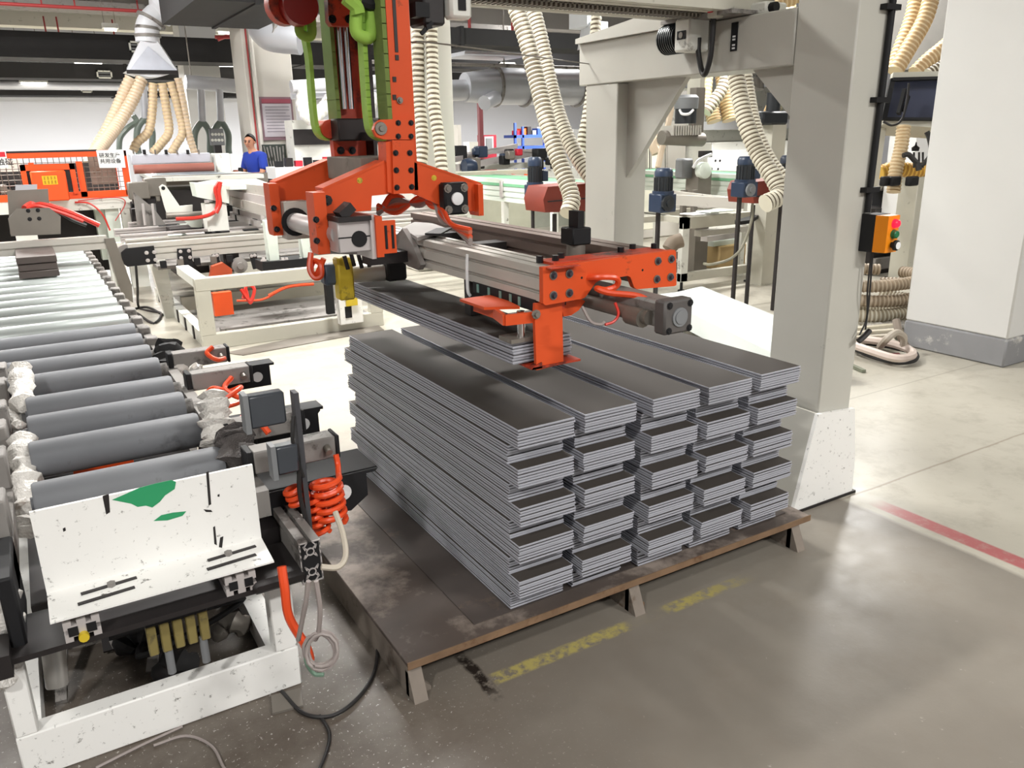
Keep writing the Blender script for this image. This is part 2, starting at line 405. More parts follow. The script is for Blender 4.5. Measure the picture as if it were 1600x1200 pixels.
# ------------------------------------------------------------------ ducts, pipes, lamps under the ceiling
def duct(x0, x1, y, z0, z1, dep, label, m=DUCT, vents=(), nam='air_duct'):
    t = thing(nam, label, 'duct', ((x0+x1)/2, y+dep/2, z0))
    b = MB(); b.box(x0, x1, y, y+dep, z0, z1); b.part('casing', m, t)
    for hx in (x0+.3, x1-.3):
        b = MB(); b.cyl((hx, y+dep/2, z1), (hx, y+dep/2, 4.6), .012, 6); b.part('hanger', STEEL, t)
    x = x0+.6
    while x < x1-.3:
        b = MB(); b.box(x, x+.05, y-.02, y+dep+.02, z0-.02, z1+.02); b.part('flange', DUCT, t); x += 2.6
    for (vx, vw, vz0, vz1) in vents:
        g = MB(); zc = .03
        g.box(vx, vx+vw, y-.03, y, vz0, vz0+zc); g.box(vx, vx+vw, y-.03, y, vz1-zc, vz1); g.box(vx, vx+zc, y-.03, y, vz0, vz1); g.box(vx+vw-zc, vx+vw, y-.03, y, vz0, vz1)
        f = g.part('vent_frame', W_, t, 'white vent frame')
        s = MB(); k = int((vz1-vz0)/.05)
        for i in range(1, k): s.box(vx+zc, vx+vw-zc, y-.02, y-.004, vz0+i*(vz1-vz0)/k-.012, vz0+i*(vz1-vz0)/k+.012)
        s.part('louvre', GREYP, f)
    return t
def vent(px0, px1, py0, py1, y):
    a = AY(px0, py0, y); c = AY(px1, py1, y); return (a.x, c.x-a.x, c.z, a.z)
duct(-6, 16, 16, 2.92, 3.32, .8, 'long black duct crossing the hall, nearest of the three at the back', vents=[vent(200, 219, 64, 82, 16), vent(779, 806, 97, 111, 16)])
duct(-6, 12, 20, 2.86, 3.16, .8, 'middle black duct at the back, below a lit lamp', vents=[vent(150, 176, 110, 123, 20), vent(326, 341, 116, 127, 20)])
duct(-6, 12, 22.6, 2.64, 2.98, .8, 'rearmost black duct against the white back wall', vents=[vent(125, 145, 134, 145, 22.6)])
duct(1.9, 3.1, 9.4, 2.98, 3.7, 2.2, 'short black duct box at the top left of the mast', nam='duct_box')
duct(5.2, 11, 11, 2.84, 3.06, .7, 'dark duct run above the silver pipe right of the mast')
duct(8.6, 14, 8.0, 2.62, 3.3, 1.6, 'dark duct box behind the gantry top on the right')
# long metal cable tray and pipes along the hall
b = MB(); b.box(-6, 9, 14.6, 15.1, 3.5, 3.62); b.thing('cable_tray', ALUD, 'long perforated cable tray hung above the black duct', 'tray')
b = MB(); b.box(-6, 9, 18.0, 18.4, 3.62, 3.9); b.thing('ceiling_channel', CREAM, 'beige ceiling channel between the black ducts', 'channel')
def pipe_run(y, z, r, m, label, x0=-6, x1=10, name='pipe_run', drops=()):
    t = thing(name, label, 'pipe', ((x0+x1)/2, y, z-r))
    b = MB(); b.cyl((x0, y, z), (x1, y, z), r, 10); b.part('pipe', m, t)
    for x, dz in drops: b = MB(); b.cyl((x, y, z), (x, y, z+dz), r*.5, 6); b.part('hanger', m, t)
pipe_run(13.0, 3.58, .028, PIPER, 'upper dark red sprinkler pipe near the ceiling', -4, 3.2, drops=((.9, .6), (1.4, .7), (-.5, .6)))
pipe_run(13.4, 3.36, .024, PIPER, 'lower dark red sprinkler pipe above the white hood', -4, 3.2, drops=((.7, .3), (1.1, .25), (1.9, .2), (2.6, .3)))
pipe_run(17.4, 3.22, .03, PIPER, 'thin red pipe between the two black ducts', -4, 9, drops=((.9, .5), (1.1, .5), (2.0, .5)))
pipe_run(21.6, 2.8, .09, GALV, 'long silver pipe along the rearmost black duct', -5, 9)
pipe_run(12.2, 3.02, .05, PIPER, 'red pipe behind the top of the mast on the right', 5, 12, drops=((5.8, .6), (6.6, .6), (7.4, .6)))
pipe_run(12.5, 2.7, .03, ALUD, 'grey conduit under the dark duct right of the mast', 5, 12)
# red pipe lattice (hose reel rack) near the notice column
t = thing('red_pipe_rack', 'red diagonal pipe rack hung beside the notice board column', 'pipe', (3.0, 15.2, 3.0))
for a, c in (((340, 62), (395, 40)), ((336, 58), (392, 58)), ((352, 46), (386, 64))):
    b = MB(); b.cyl(AY(a[0], a[1], 15.2), AY(c[0], c[1], 15.2), .03, 8); b.part('rod', PIPER, t)
q = AY(368, 55, 15.2); b = MB(); b.cyl((q.x, 15.2, q.z), (q.x, 15.2, 4.6), .02, 6); b.part('hanger', STEEL, t)
def lamp(x, y, z, label, wd=1.2, hang=1, m=LAMP_G):
    t = thing('ceiling_lamp', label, 'lamp', (x, y, z), 'hanging ceiling lamps')
    b = MB(); b.prism([(-.09, 0), (.09, 0), (.05, .07), (-.05, .07)], 'x', x-wd/2, x+wd/2)
    for i in range(len(b.v)): vx, vy, vz = b.v[i]; b.v[i] = (vx, y+vy, z+.03+vz)
    b.part('reflector', W_, t)
    b = MB(); b.cyl((x-wd/2+.03, y, z+.015), (x+wd/2-.03, y, z+.015), .02, 8); b.part('tube', m, t)
    for k in (-.35, .35): b = MB(); b.cyl((x+k*wd, y, z+.09), (x+k*wd, y, 4.6), .006, 5); b.part('hanger', STEEL, t)
for (px, py, y, lb) in ((138, 99, 18.9, 'lit hanging lamp between the black ducts, left of the hood'), (357, 104, 18.9, 'lit hanging lamp behind the notice board column, left one'),
                        (375, 104, 19.6, 'lit hanging lamp behind the notice board column, right one'), (173, 48, 14.2, 'lit hanging lamp under the cable tray'),
                        (53, 131, 21.4, 'lit hanging lamp below the middle duct on the far left'), (350, 53, 14.2, 'lit lamp near the red pipe rack')):
    p = AY(px, py, y); lamp(p.x, p.y, p.z, lb, .55 if y > 15 else .22)
# big silver pipe, horizontal, behind the hanging hoses
t = thing('silver_exhaust_pipe', 'thick silver exhaust pipe with dark ring joints behind the hanging hoses', 'pipe', (8.2, 13, 2.05))
b = MB(); b.sweep([(6.9, 13, 2.38), (7.6, 13, 2.4), (12.5, 13, 2.44)], [.24, .31, .35], 24); b.part('pipe', GALV, t)
for x in (7.5, 8.1, 9.25, 10.6):
    b = MB(); b.cyl((x-.02, 13, 2.4), (x+.02, 13, 2.4), .35, 24); b.part('ring', ALUD, t)
b = MB(); b.cyl((5.9, 13, 2.3), (7.1, 13, 2.34), .17, 16); b.part('thin_end', GALV, t)
b = MB(); b.cyl((7.35, 12.72, 2.2), (7.0, 12.5, 2.1), .12, 14); b.part('branch_stub', GALV, t)
for x in (7.7, 9.8): b = MB(); b.cyl((x, 13, 2.6), (x, 13, 4.6), .012, 6); b.part('hanger', STEEL, t)
# silver elbow pipe at top left of the mast
t = thing('silver_elbow_pipe', 'silver elbow duct pipe at the ceiling left of the orange mast', 'pipe', (2.9, 10, 2.5))
b = MB(); b.sweep(catmull([AD(255, 2, 11.5), AD(300, 14, 11.5), AD(372, 22, 11.2), AD(402, 30, 11), AD(420, 55, 11), AD(470, 62, 11)], 8), [.1]*16+[.13]*8+[.2]*17, 16); b.part('pipe', GALV, t)
for p in ((397, 20), (418, 45)):
    q = AD(p[0], p[1], 10.95); b = MB(); b.lathe([(.22, -.03), (.22, .03)], q, (1, .3, -.4), 18); b.part('ring', ALUD, t)
# white supply branch at the top behind gantry: sloping white box duct
t = thing('white_duct_elbow', 'white sloping duct elbow above the far gantry column', 'duct', (6.9, 8.2, 2.4))
b = MB(); P = [AD(925, 32, 10), AD(950, 34, 10), AD(950, 62, 10), AD(918, 72, 10)]
b.add(P+[p+Vector((.2, .5, 0)) for p in P], [(0, 1, 2, 3), (4, 7, 6, 5), (0, 4, 5, 1), (1, 5, 6, 2), (2, 6, 7, 3), (3, 7, 4, 0)]); b.part('elbow', HOODM, t)
b = MB(); b.box(P[0].x, P[1].x, P[0].y+.1, P[0].y+.5, P[0].z-.05, 4.6); b.part('riser', HOODM, t)
b = MB()
P0, P1 = AD(770, 85, 12.5), AD(905, 70, 12.5)
b.box(P0.x, P1.x, 12.6, 13.4, 2.86, 2.92); b.thing('pale_ceiling_tray', GALV, 'pale flat tray under the dark duct run', 'tray')
# ================================================================== pallet and planks
PX0, PX1, PY0, PY1 = .742, 2.49, 1.875, 3.46
t = thing('pallet', 'low brown wooden pallet under the five plank stacks', 'pallet', ((PX0+PX1)/2, (PY0+PY1)/2, 0))
b = MB(); b.box(PX0, PX1, PY0, PY1, .112, .126, bev=.002); b.part('deck', PAL, t)
b = MB(); b.box(PX0, PX1, PY0-.004, PY0, .104, .128); b.part('front_edge', PALE_, t, 'raw torn plywood front edge')
b = MB(); b.box(1.0, 2.42, 1.94, 3.42, .126, .1295); b.part('top_sheet', mat('dark_base_sheet', (74, 66, 62), .55, var=.25, dirt=(96, 82, 72), damt=.4), t, 'thin darker sheet under the planks')
for x, nm in ((.768, 0), (1.60, 1), (2.42, 2)):
    b = MB(); b.prism([(PY0-.03, 0), (PY1, 0), (PY1, .112), (PY0+.02, .112)], 'x', x-.022, x+.022); b.part('runner', WOODP, t)
    b = MB(); b.prism([(x-.022, .085), (x-.022, 0), (x+.05, 0), (x+.05, .012)], 'y', PY0+.01, PY0+.03); b.part('gusset', PALE_ if nm else WOODP, t)

ORDN = ['topmost', 'second', 'third', 'fourth', 'fifth', 'sixth', 'seventh', 'eighth', 'ninth', 'lowest']
STN = ['leftmost stack', 'second stack from the left', 'middle stack', 'fourth stack from the left', 'rightmost stack']
NP, PL, PW = 7, 1.42, .205
PH = .0636/NP
def plank_mesh(seed):
    """long board: pale core, dark film above and below, a fine groove all round under the film"""
    b = MB(); h = PH; o = .004
    rings = [(o, 0), (o, h*.30), (0, h*.42), (0, h*.95), (.0015, h)]
    vs = []
    for i, z in rings:
        x, y = PW/2-i, PL/2-i; vs += [(-x, -y, z), (x, -y, z), (x, y, z), (-x, y, z)]
    fs = [(3, 2, 1, 0), (16, 17, 18, 19)]+[(4*k+j, 4*k+(j+1) % 4, 4*k+4+(j+1) % 4, 4*k+4+j) for k in range(4) for j in range(4)]
    b.add(vs, fs); b.m[0] = b.m[1] = 1
    return b.mesh('plank', [CORE, FILMD], (0, 0, 0))
PMS = [plank_mesh(1)]
STX = [(1.14+1.338)/2, (1.379+1.589)/2, (1.651+1.861)/2, 2.0, (2.149+2.358)/2]
STF = [1.888, 1.886, 1.878, 1.88, 1.882]
Z0 = .1297
rnd = random.Random(5)
rest = MB()
for s in range(5):
    for g in range(10):
        gy = STF[s]+(.055 if g % 2 else 0)+rnd.uniform(-.006, .006)
        gx = STX[s]+rnd.uniform(-.004, .004)+(-.003 if g % 2 else .002)
        gr = rnd.uniform(-.003, .003)
        for k in range(NP):
            z = Z0+(9-g)*NP*PH+(NP-1-k)*PH
            x = gx+rnd.uniform(-.0016, .0016); y = gy+PL/2+rnd.uniform(-.003, .003)
            if s == 4 and g > 0:
                me = PMS[0]; kk = len(rest.v); ca, sa = math.cos(gr), math.sin(gr)
                rest.v += [(x+v.co.x*ca-v.co.y*sa, y+v.co.x*sa+v.co.y*ca, z+v.co.z) for v in me.vertices]
                for p in me.polygons: rest.f.append([i+kk for i in p.vertices]); rest.m.append(p.material_index)
                continue
            o = bpy.data.objects.new('plank', PMS[0]); COL.objects.link(o); o.location = (x, y, z); o.rotation_euler = (0, 0, gr)
            pk = 'topmost' if k == 0 else ('lowest' if k == NP-1 else ORDN[k])
            o['label'] = 'grey plank, %s in the %s bundle of the %s' % (pk, ORDN[g]+(' highest' if 0 < g < 9 else ''), STN[s])
            o['category'] = 'plank'; o['group'] = 'planks stacked on the pallet'
rest.thing('planks', [CORE, FILMD], 'grey planks of the rightmost stack below its topmost bundle', 'planks', kind='stuff')
for k in range(7):
    o = bpy.data.objects.new('plank', PMS[0]); COL.objects.link(o)
    o.location = (1.222+rnd.uniform(-.003, .003), 1.888+PL/2+rnd.uniform(-.004, .004), .968+(6-k)*PH); o.rotation_euler = (0, 0, .012)
    o['label'] = 'grey plank held in the air by the orange gripper, %s of its bundle' % ('topmost' if k == 0 else 'lowest' if k == 6 else ORDN[k])
    o['category'] = 'plank'; o['group'] = 'planks held by the gripper'
# ================================================================== gantry portal
GX0, GX1 = 2.77, 2.98
t = thing('gantry_frame', 'grey-white steel gantry portal with two legs beside the plank stacks', 'gantry', (2.86, 2.9, 0))
b = MB(); b.box(GX0, GX1, 2.1, 2.385, 0, 2.9, bev=.006); b.part('near_leg', GANTRY, t)
b = MB(); b.box(GX0, GX1, 3.52, 3.8, 0, 1.845, bev=.006); b.part('far_leg', GANTRY, t)
b = MB(); b.box(GX0-.004, GX1+.004, 2.386, 3.86, 1.845, 2.06, bev=.005); b.part('cross_beam', GANTRY, t)
b = MB(); b.prism([(3.08, 1.845), (3.52, 1.845), (3.52, 1.36), (3.46, 1.42)], 'x', GX0+.07, GX0+.10); b.part('far_gusset', GANTRY, t)
b = MB(); b.prism([(2.385, 1.845), (2.66, 1.845), (2.385, 1.60)], 'x', GX0+.07, GX0+.10); b.part('near_gusset', GANTRY, t)
b = MB(); b.prism([(GX0-.125, 0), (GX1+.06, 0), (GX1+.055, .17), (GX1+.012, .42), (GX0-.022, .44)], 'y', 2.08, 2.098); b.part('foot_plate', WW, t, 'chipped white flared foot plate')
b = MB(); b.prism([(GX0-.125, 0), (GX0-.11, 0), (GX0-.01, .44), (GX0-.022, .44)], 'y', 2.098, 2.36); b.part('foot_gusset', GANTRY, t)
b = MB(); b.box(GX0-.14, GX1+.08, 2.075, 2.42, 0, .012); b.part('base_plate', DARK, t)
# top flange where the rails land
b = MB(); b.prism([(3.86, 2.06), (3.86, 2.085), (3.06, 2.16), (3.06, 2.06)], 'x', GX0-.03, GX1+.05); b.part('wedge', GANTRY, t)
b = MB(); b.box(GX0-.12, GX1+.06, 2.62, 3.06, 2.062, 2.078); b.part('rail_seat', ALUD, t)
for y0, y1, nm in ((2.66, 2.76, 'near_rail'), (2.92, 3.03, 'far_rail')):
    b = MB(); b.prism(slotted(y0, y1, 2.078, 2.24, nl=(.3, .7), nr=(.3, .7), nt=(), nb=(.5,)), 'x', -2.2, 2.95); b.part(nm, CREAM, t)
b = MB()
for i in range(230): b.box(-2.2+i*.022, -2.19+i*.022, 2.80, 2.87, 2.065, 2.085)
b.box(-2.2, 2.86, 2.80, 2.87, 2.08, 2.11); b.part('toothed_rack', STEEL, t, 'long toothed rack under the top rails', kind='stuff')
# black label strip with marks and plate on the beam
lp = MB(); lp.box(GX0-.009, GX0-.004, 2.692, 2.728, 1.925, 2.04); lp = lp.part('label_strip', BLACK, t, 'black strip with small white marks')
m = MB()
for k, z in enumerate((1.933, 1.946, 1.968, 1.98)): m.box(GX0-.011, GX0-.009, 2.70, 2.716, z, z+.007)
m.part('mark', PAPER, lp)
# conduit up the near leg
c = MB(); c.tube([(2.945, 2.085, 2.6), (2.942, 2.085, 2.05), (2.935, 2.085, 1.6), (2.93, 2.085, 1.27)], .0125, 10); c = c.part('cable_conduit', BLACK, t)
for z in (2.03, 1.70, 1.36):
    k = MB(); k.box(2.89, 2.975, 2.07, 2.1, z-.010, z+.010); k.part('clip', BLACK, c)
bt = [(GX1-.06, 2.385, 1.0)]
# control box
t = thing('control_box', 'amber push button box with lit red lamp on the near gantry leg', 'control box', (2.9, 2.05, 1.14))
b = MB(); b.prism([(GX1-.062, 2.098), (GX1-.062, 2.035), (GX1+.03, 2.035), (GX1+.03, 2.098)], 'z', 1.115, 1.265); b.part('base_box', BLACK, t)
b = MB(); b.prism([(GX1-.062, 2.035), (GX1-.052, 1.985), (GX1+.02, 1.985), (GX1+.03, 2.035)], 'z', 1.117, 1.263); b.part('cover', BOXO, t)
for z, m_, nm, lb in ((1.232, LAMP_R, 'red_lamp', 'lit red button'), (1.19, BUT_G, 'green_button', 'green button'), (1.147, BLACK, 'stop_button', 'black mushroom button with pale ring')):
    x = GX1-.012
    b = MB(); b.lathe([(.018, 0), (.018, .006), (.016, .006), (.016, .016), (.012, .02)] if nm != 'stop_button' else [(.012, 0), (.012, .012), (.021, .014), (.021, .024), (.016, .028)], (x, 1.985, z), (0, -1, 0), 16)
    q = b.part(nm, m_, t, lb)
    if nm == 'stop_button':
        b = MB(); b.lathe([(.012, .0285), (.015, .0285), (.015, .0295), (.012, .0295)], (x, 1.985, z), (0, -1, 0), 16); b.part('arrow_ring', PAPER, q)
b = MB(); b.tube([(GX1-.03, 2.06, 1.115), (GX1-.025, 2.06, .95), (GX1+.005, 2.07, .83), (GX1-.03, 2.07, .76)], .004, 6); b.tube([(GX1-.02, 2.06, 1.115), (GX1+.0, 2.065, .9), (GX1+.005, 2.07, .78)], .004, 6)
b.part('loose_cable', CABLEK, t)
b = MB(); b.tube([(GX1-.04, 2.065, .735), (GX1-.01, 2.06, .755), (GX1+.02, 2.06, .775)], .012, 8); b.part('cable_plug', DARK, t)
# travel motor hanging under the rails
t = thing('travel_motor', 'small black finned travel motor with white end box on the gantry beam', 'motor', (2.6, 2.75, 1.9))
a = AX(1048, 78, 2.6); c = AX(1075, 75, 2.6)
b = MB(); b.lathe([(.05, 0), (.058, .01), (.058, .10), (.05, .12)], (2.69, 2.94, 2.0), (0, 1, 0), 18)
b.part('stator', BLACK, t)
for i in range(8):
    b = MB(); b.cyl((2.69, 2.955+i*.014, 2.0), (2.69, 2.961+i*.014, 2.0), .066, 18); b.part('cooling_fin', MOTORK, t)
b = MB(); b.box(2.63, 2.75, 2.845, 2.945, 1.935, 2.07, bev=.008); q = b.part('end_box', W_, t)
b = MB(); b.box(2.626, 2.63, 2.868, 2.922, 1.985, 2.02, bev=.001); r_ = b.part('slot', BLACK, q)
b = MB(); b.cyl((2.623, 2.895, 2.002), (2.627, 2.895, 2.002), .013, 12); b.part('hub', STEEL, q)
b = MB(); b.tube([(2.68, 2.76, 2.3), (2.68, 2.755, 2.1), (2.68, 2.76, 1.92), (2.68, 2.785, 1.84), (2.69, 2.82, 1.85), (2.69, 2.848, 1.93), (2.69, 2.85, 1.99)], .012, 10); b.part('looped_cable', CABLEK, t)
t = thing('indicator_lamp', 'small amber lamp and switch on top of the gantry rail', 'lamp', (2.7, 2.62, 2.08))
p = AX(1078, 10, 2.66); b = MB(); b.box(p.x-.03, p.x+.03, p.y-.04, p.y+.04, p.z-.03, p.z+.09, bev=.006); b.part('lens', mat('amber_lens', (150, 104, 50), .35), t)
p = AX(1117, 12, 2.66); b = MB(); b.box(p.x-.02, p.x+.03, p.y-.025, p.y+.025, p.z-.04, p.z+.1, bev=.004); q = b.part('switch_box', CREAM, t)
b = MB(); b.box(p.x-.028, p.x-.02, p.y-.01, p.y+.014, p.z-.02, p.z+.06); b.part('red_tape', INKR, q)
# cable clamp group (carriage) at the top between mast and rails
t = thing('trolley_bracket', 'dark trolley with small white end box under the top rails beside the mast', 'bracket', (1.5, 2.6, 1.9))
p = AY(683, 10, 2.62)
b = MB(); b.box(p.x-.06, p.x+.02, 2.6, 2.72, p.z-.06, p.z+.08, bev=.008); b.part('body', DARK, t)
p2 = AY(715, 8, 2.6)
b = MB(); b.box(p2.x-.042, p2.x+.04, 2.57, 2.63, p2.z-.045, p2.z+.08, bev=.01); q = b.part('end_box', W_, t)
b = MB(); b.box(p2.x-.014, p2.x+.014, 2.566, 2.571, p2.z-.02, p2.z+.06); b.part('slot', BLACK, q)
b = MB(); b.bar(AY(655, 5, 2.62), AY(656, 28, 2.62), .05, .05); b.part('sensor', BLACK, t)
b = MB(); b.bar(AY(675, 35, 2.6), AY(658, 53, 2.6), .012, .012); b.bar(AY(668, 38, 2.6), AY(670, 46, 2.6), .02, .02); b.part('cable_tail', BLACK, t)
b = MB(); b.tube([AY(640, 66, 2.63), AY(700, 70, 2.7), AX(920, 100, 2.765)], .003, 5); b.thing('taut_wire', STEEL, 'thin taut wire from the mast to the far gantry leg', 'wire')
# ================================================================== palletising gripper on its mast
t = thing('palletizing_gripper', 'orange lifting mast with crossheads carrying an aluminium plank gripper', 'gripper', (1.3, 2.7, .955))
GR = t
def PY(pts, y): return [(AY(px, py, y).x, AY(px, py, y).z) for px, py in pts]
# near mast post
b = MB(); b.prism(PY([(601, 0), (638, 0), (648, 190), (612, 190)], 2.6)[:0] or [(1.105, 1.42), (1.186, 1.42), (1.186, 2.6), (1.105, 2.6)], 'y', 2.6, 2.66); b.part('mast_post', ORANGE, t)
b = MB(); b.box(1.174, 1.186, 2.66, 2.72, 1.60, 2.6); b.part('mast_flange', ORD, t)
b = MB(); b.box(1.128, 1.139, 2.597, 2.601, 1.86, 2.05); b.part('slot', DARK, t)
for px, py in ((620, 90), (616, 124), (616, 152)):
    p = AY(px, py, 2.6); b = MB(); b.box(p.x-.006, p.x+.006, 2.597, 2.601, p.z-.008, p.z+.008); b.part('square_hole', DARK, t)
p = AY(624, 157, 2.6); b = MB(); b.lathe([(.011, 0), (.011, .006), (.006, .006), (.006, .014)], (p.x, 2.6, p.z), (0, -1, 0), 10); b.part('screw', STEEL, t)
# bolted joint plates
jp = PY([(583, 203), (586, 193), (594, 187), (646, 185), (647, 218), (600, 218), (588, 214)], 2.585)
b = MB(); b.prism(jp, 'y', 2.583, 2.6); b.part('pulley_cheek', ORANGE, t)
bolts(t, [(x, 2.583, z) for x, z in PY([(622, 192), (642, 192), (622, 213), (642, 213)], 2.583)], (0, -1, 0), .0075, .008)
p = AY(595, 201, 2.583); b = MB(); b.lathe([(.022, 0), (.02, .006), (.01, .006), (.008, .012)], (p.x, 2.583, p.z), (0, -1, 0), 14); b.part('axle_pin', STEEL, t)
jq = PY([(612, 219), (646, 219), (647, 302), (614, 303)], 2.585)
b = MB(); b.prism(jq, 'y', 2.580, 2.6); b.part('joint_plate', ORANGE, t)
bolts(t, [(x, 2.58, z) for x, z in PY([(618, 239), (640, 239), (619, 266), (642, 266), (620, 293), (643, 292)], 2.58)], (0, -1, 0), .008, .008)
b = MB(); b.prism(PY([(601, 222), (612, 220), (614, 303), (604, 300)], 2.6), 'y', 2.59, 2.66); b.part('post_foot', ORANGE, t)
# far mast post with chrome guides
b = MB(); b.box(1.095, 1.215, 3.10, 3.18, 1.50, 2.6); b.part('mast_post', ORD, t)
b = MB(); b.box(1.20, 1.215, 3.02, 3.1, 1.5, 2.6); b.part('mast_flange', DARK, t)
for x in (1.108, 1.136):
    b = MB(); b.cyl((x, 3.06, 1.70), (x, 3.06, 2.02), .011, 14); b.part('chrome_guide', CHROME, t, 'chrome guide rod')
b = MB(); b.prism(PY([(509, 0), (548, 0), (549, 36), (545, 42), (516, 41), (511, 34)], 3.0), 'y', 2.98, 3.02); b.part('carriage_plate', ORD, t)
bolts(t, [(x, 2.98, z) for x, z in PY([(519, 30), (545, 30)], 2.98)], (0, -1, 0), .012, .01)
b = MB(); p = AY(468, 10, 3.0); b.cyl((p.x, 2.98, p.z), (p.x, 3.04, p.z), .062, 24); b.part('upper_pulley_cheek', mat('deep_red_paint', (150, 24, 18), .4), t, 'round red pulley cheek')
b = MB(); b.cyl((p.x-.03, 3.04, p.z+.01), (p.x-.03, 3.10, p.z+.01), .066, 24); b.part('upper_pulley_cheek', ORD, t)
# webbing straps: (points, width across y, thickness, material)
def strap(pts, wd, m, y):
    P = catmull(pts, 6); b = MB()
    for i in range(len(P)-1):
        b.bar((P[i][0], y, P[i][1]), (P[i+1][0]+(P[i+1][0]-P[i][0])*.06, y, P[i+1][1]+(P[i+1][1]-P[i][1])*.06), .015, wd, up=(0, 1, 0))
    b.part('lifting_strap', m, t)
def S(px, y): return [PY([q], y)[0] for q in px]
strap(S([(474, -10), (474, 40), (482, 90), (487, 150), (492, 195), (500, 212), (512, 217)], 3.1), .05, GREEN, 3.1)
strap([(1.082, 2.6), (1.080, 2.2), (1.080, 1.9), (1.082, 1.655)], .10, GREEND, 3.10)
strap(S([(564, -10), (566, 60), (570, 130), (575, 190), (581, 208), (592, 216), (602, 217)], 2.7), .05, GREEN, 2.7)
strap([(1.096, 2.6), (1.095, 2.2), (1.095, 1.9), (1.097, 1.652)], .085, GREEND, 2.64)
b = MB(); c0 = PY([(592, 200)], 2.72)[0]; b.cyl((c0[0], 2.67, c0[1]), (c0[0], 2.77, c0[1]), .034, 20); b.part('lower_pulley', DARK, t)
b = MB(); c0 = PY([(508, 202)], 3.12)[0]; b.cyl((c0[0], 3.06, c0[1]), (c0[0], 3.16, c0[1]), .034, 20); b.part('lower_pulley', ORD, t)
# strap knots
for q, y, s_ in (((569, 33), 2.68, .042), ((478, 38), 3.06, .035)):
    c0 = PY([q], y)[0]; b = MB()
    b.tube([(c0[0]-s_*.6, y, c0[1]+s_*.6), (c0[0]-s_*.75, y-.01, c0[1]-s_*.9), (c0[0]+s_*.3, y-.015, c0[1]-s_*1.1), (c0[0]+s_*.6, y, c0[1]+s_*.8)], s_*.5, 10); b.part('strap_knot', GREEN, t)
    b = MB(); b.tube([(c0[0]-s_*.2, y-.01, c0[1]+s_*1.3), (c0[0]+s_*.5, y-.02, c0[1]+s_*1.1), (c0[0]+s_*.7, y, c0[1]+s_*1.5)], s_*.45, 8); b.part('strap_buckle', BLACK, t)
b = MB(); b.tube([tuple((v[0], 2.66, v[1])) for v in S([(540, -4), (556, 10), (560, 22)], 2.66)], .024, 8); b.part('strap_tail', GREEN, t)
# axle housing between the lower pulleys
b = MB(); b.box(1.05, 1.17, 2.98, 3.08, 1.585, 1.665, bev=.006); b.part('axle_housing', DARK, t)
b = MB(); b.bar((1.15, 2.66, 1.60), (1.15, 3.1, 1.60), .03, .03); b.part('axle_tie', DARK, t)
# crossheads: tapered orange plates along the row
nb = PY([(483, 302), (505, 297), (601, 254), (612, 250), (648, 254), (700, 270), (752, 289), (752, 336), (740, 330), (700, 326), (640, 300), (581, 306), (580, 329), (507, 334)], 2.6)
b = MB(); b.prism(nb, 'y', 2.6, 2.616); b.part('near_crosshead', ORANGE, t)
b = MB(); b.bar((nb[1][0], 2.64, nb[1][1]+.002), (nb[2][0], 2.64, nb[2][1]+.002), .08, .01); b.bar((nb[4][0], 2.64, nb[4][1]+.002), (nb[6][0], 2.64, nb[6][1]+.002), .08, .01); b.part('top_flange', ORANGE, t)
def flange(y, x0, x1, z0, z1, m):
    b = MB(); b.prism([(y-.03, z1), (y+.05, z1), (y+.05, z0+.015), (y+.035, z0), (y-.03, z0)], 'x', x0, x1); b.part('end_flange', m, t)
flange(2.59, .802, .842, 1.236, 1.432, ORANGE)
flange(2.60, 1.405, 1.425, 1.32, 1.43, ORANGE)
bolts(t, [(x, 2.558, z) for x, z in PY([(493, 343), (494, 376)], 2.56)], (0, -1, 0), .0085, .016)
q = AY(511, 313, 2.6); bolts(t, [(q.x, 2.6, q.z)], (0, -1, 0), .014, .01, DARK, 'big_bolt')
bolts(t, [(x, 2.6, z) for x, z in PY([(562, 282), (678, 278)], 2.6)], (0, -1, 0), .008, .004, YELLOW, 'tag')
fb = PY([(418, 290), (430, 286), (517, 250), (560, 250), (560, 300), (530, 304), (500, 318), (440, 330)], 3.1)
b = MB(); b.prism(fb, 'y', 3.1, 3.116); b.part('far_crosshead', ORANGE, t)
b = MB(); b.bar((fb[1][0], 3.14, fb[1][1]), (fb[2][0], 3.14, fb[2][1]), .08, .01); b.part('top_flange', ORANGE, t)
flange(3.09, .795, .83, 1.25, 1.44, ORANGE)
bolts(t, [(x, 3.058, z) for x, z in PY([(427, 325), (432, 358)], 3.06)], (0, -1, 0), .009, .018)
b = MB(); b.prism(PY([(517, 213), (556, 222), (556, 252), (521, 254)], 3.08), 'y', 3.06, 3.1); b.part('joint_plate', ORD, t)
bolts(t, [(x, 3.06, z) for x, z in PY([(532, 235), (550, 235)], 3.06)], (0, -1, 0), .012, .012)
b = MB(); b.box(1.02, 1.20, 2.70, 3.05, 1.45, 1.53, bev=.003); b.part('spacer_block', WOODP, t, 'grey weathered spacer block')
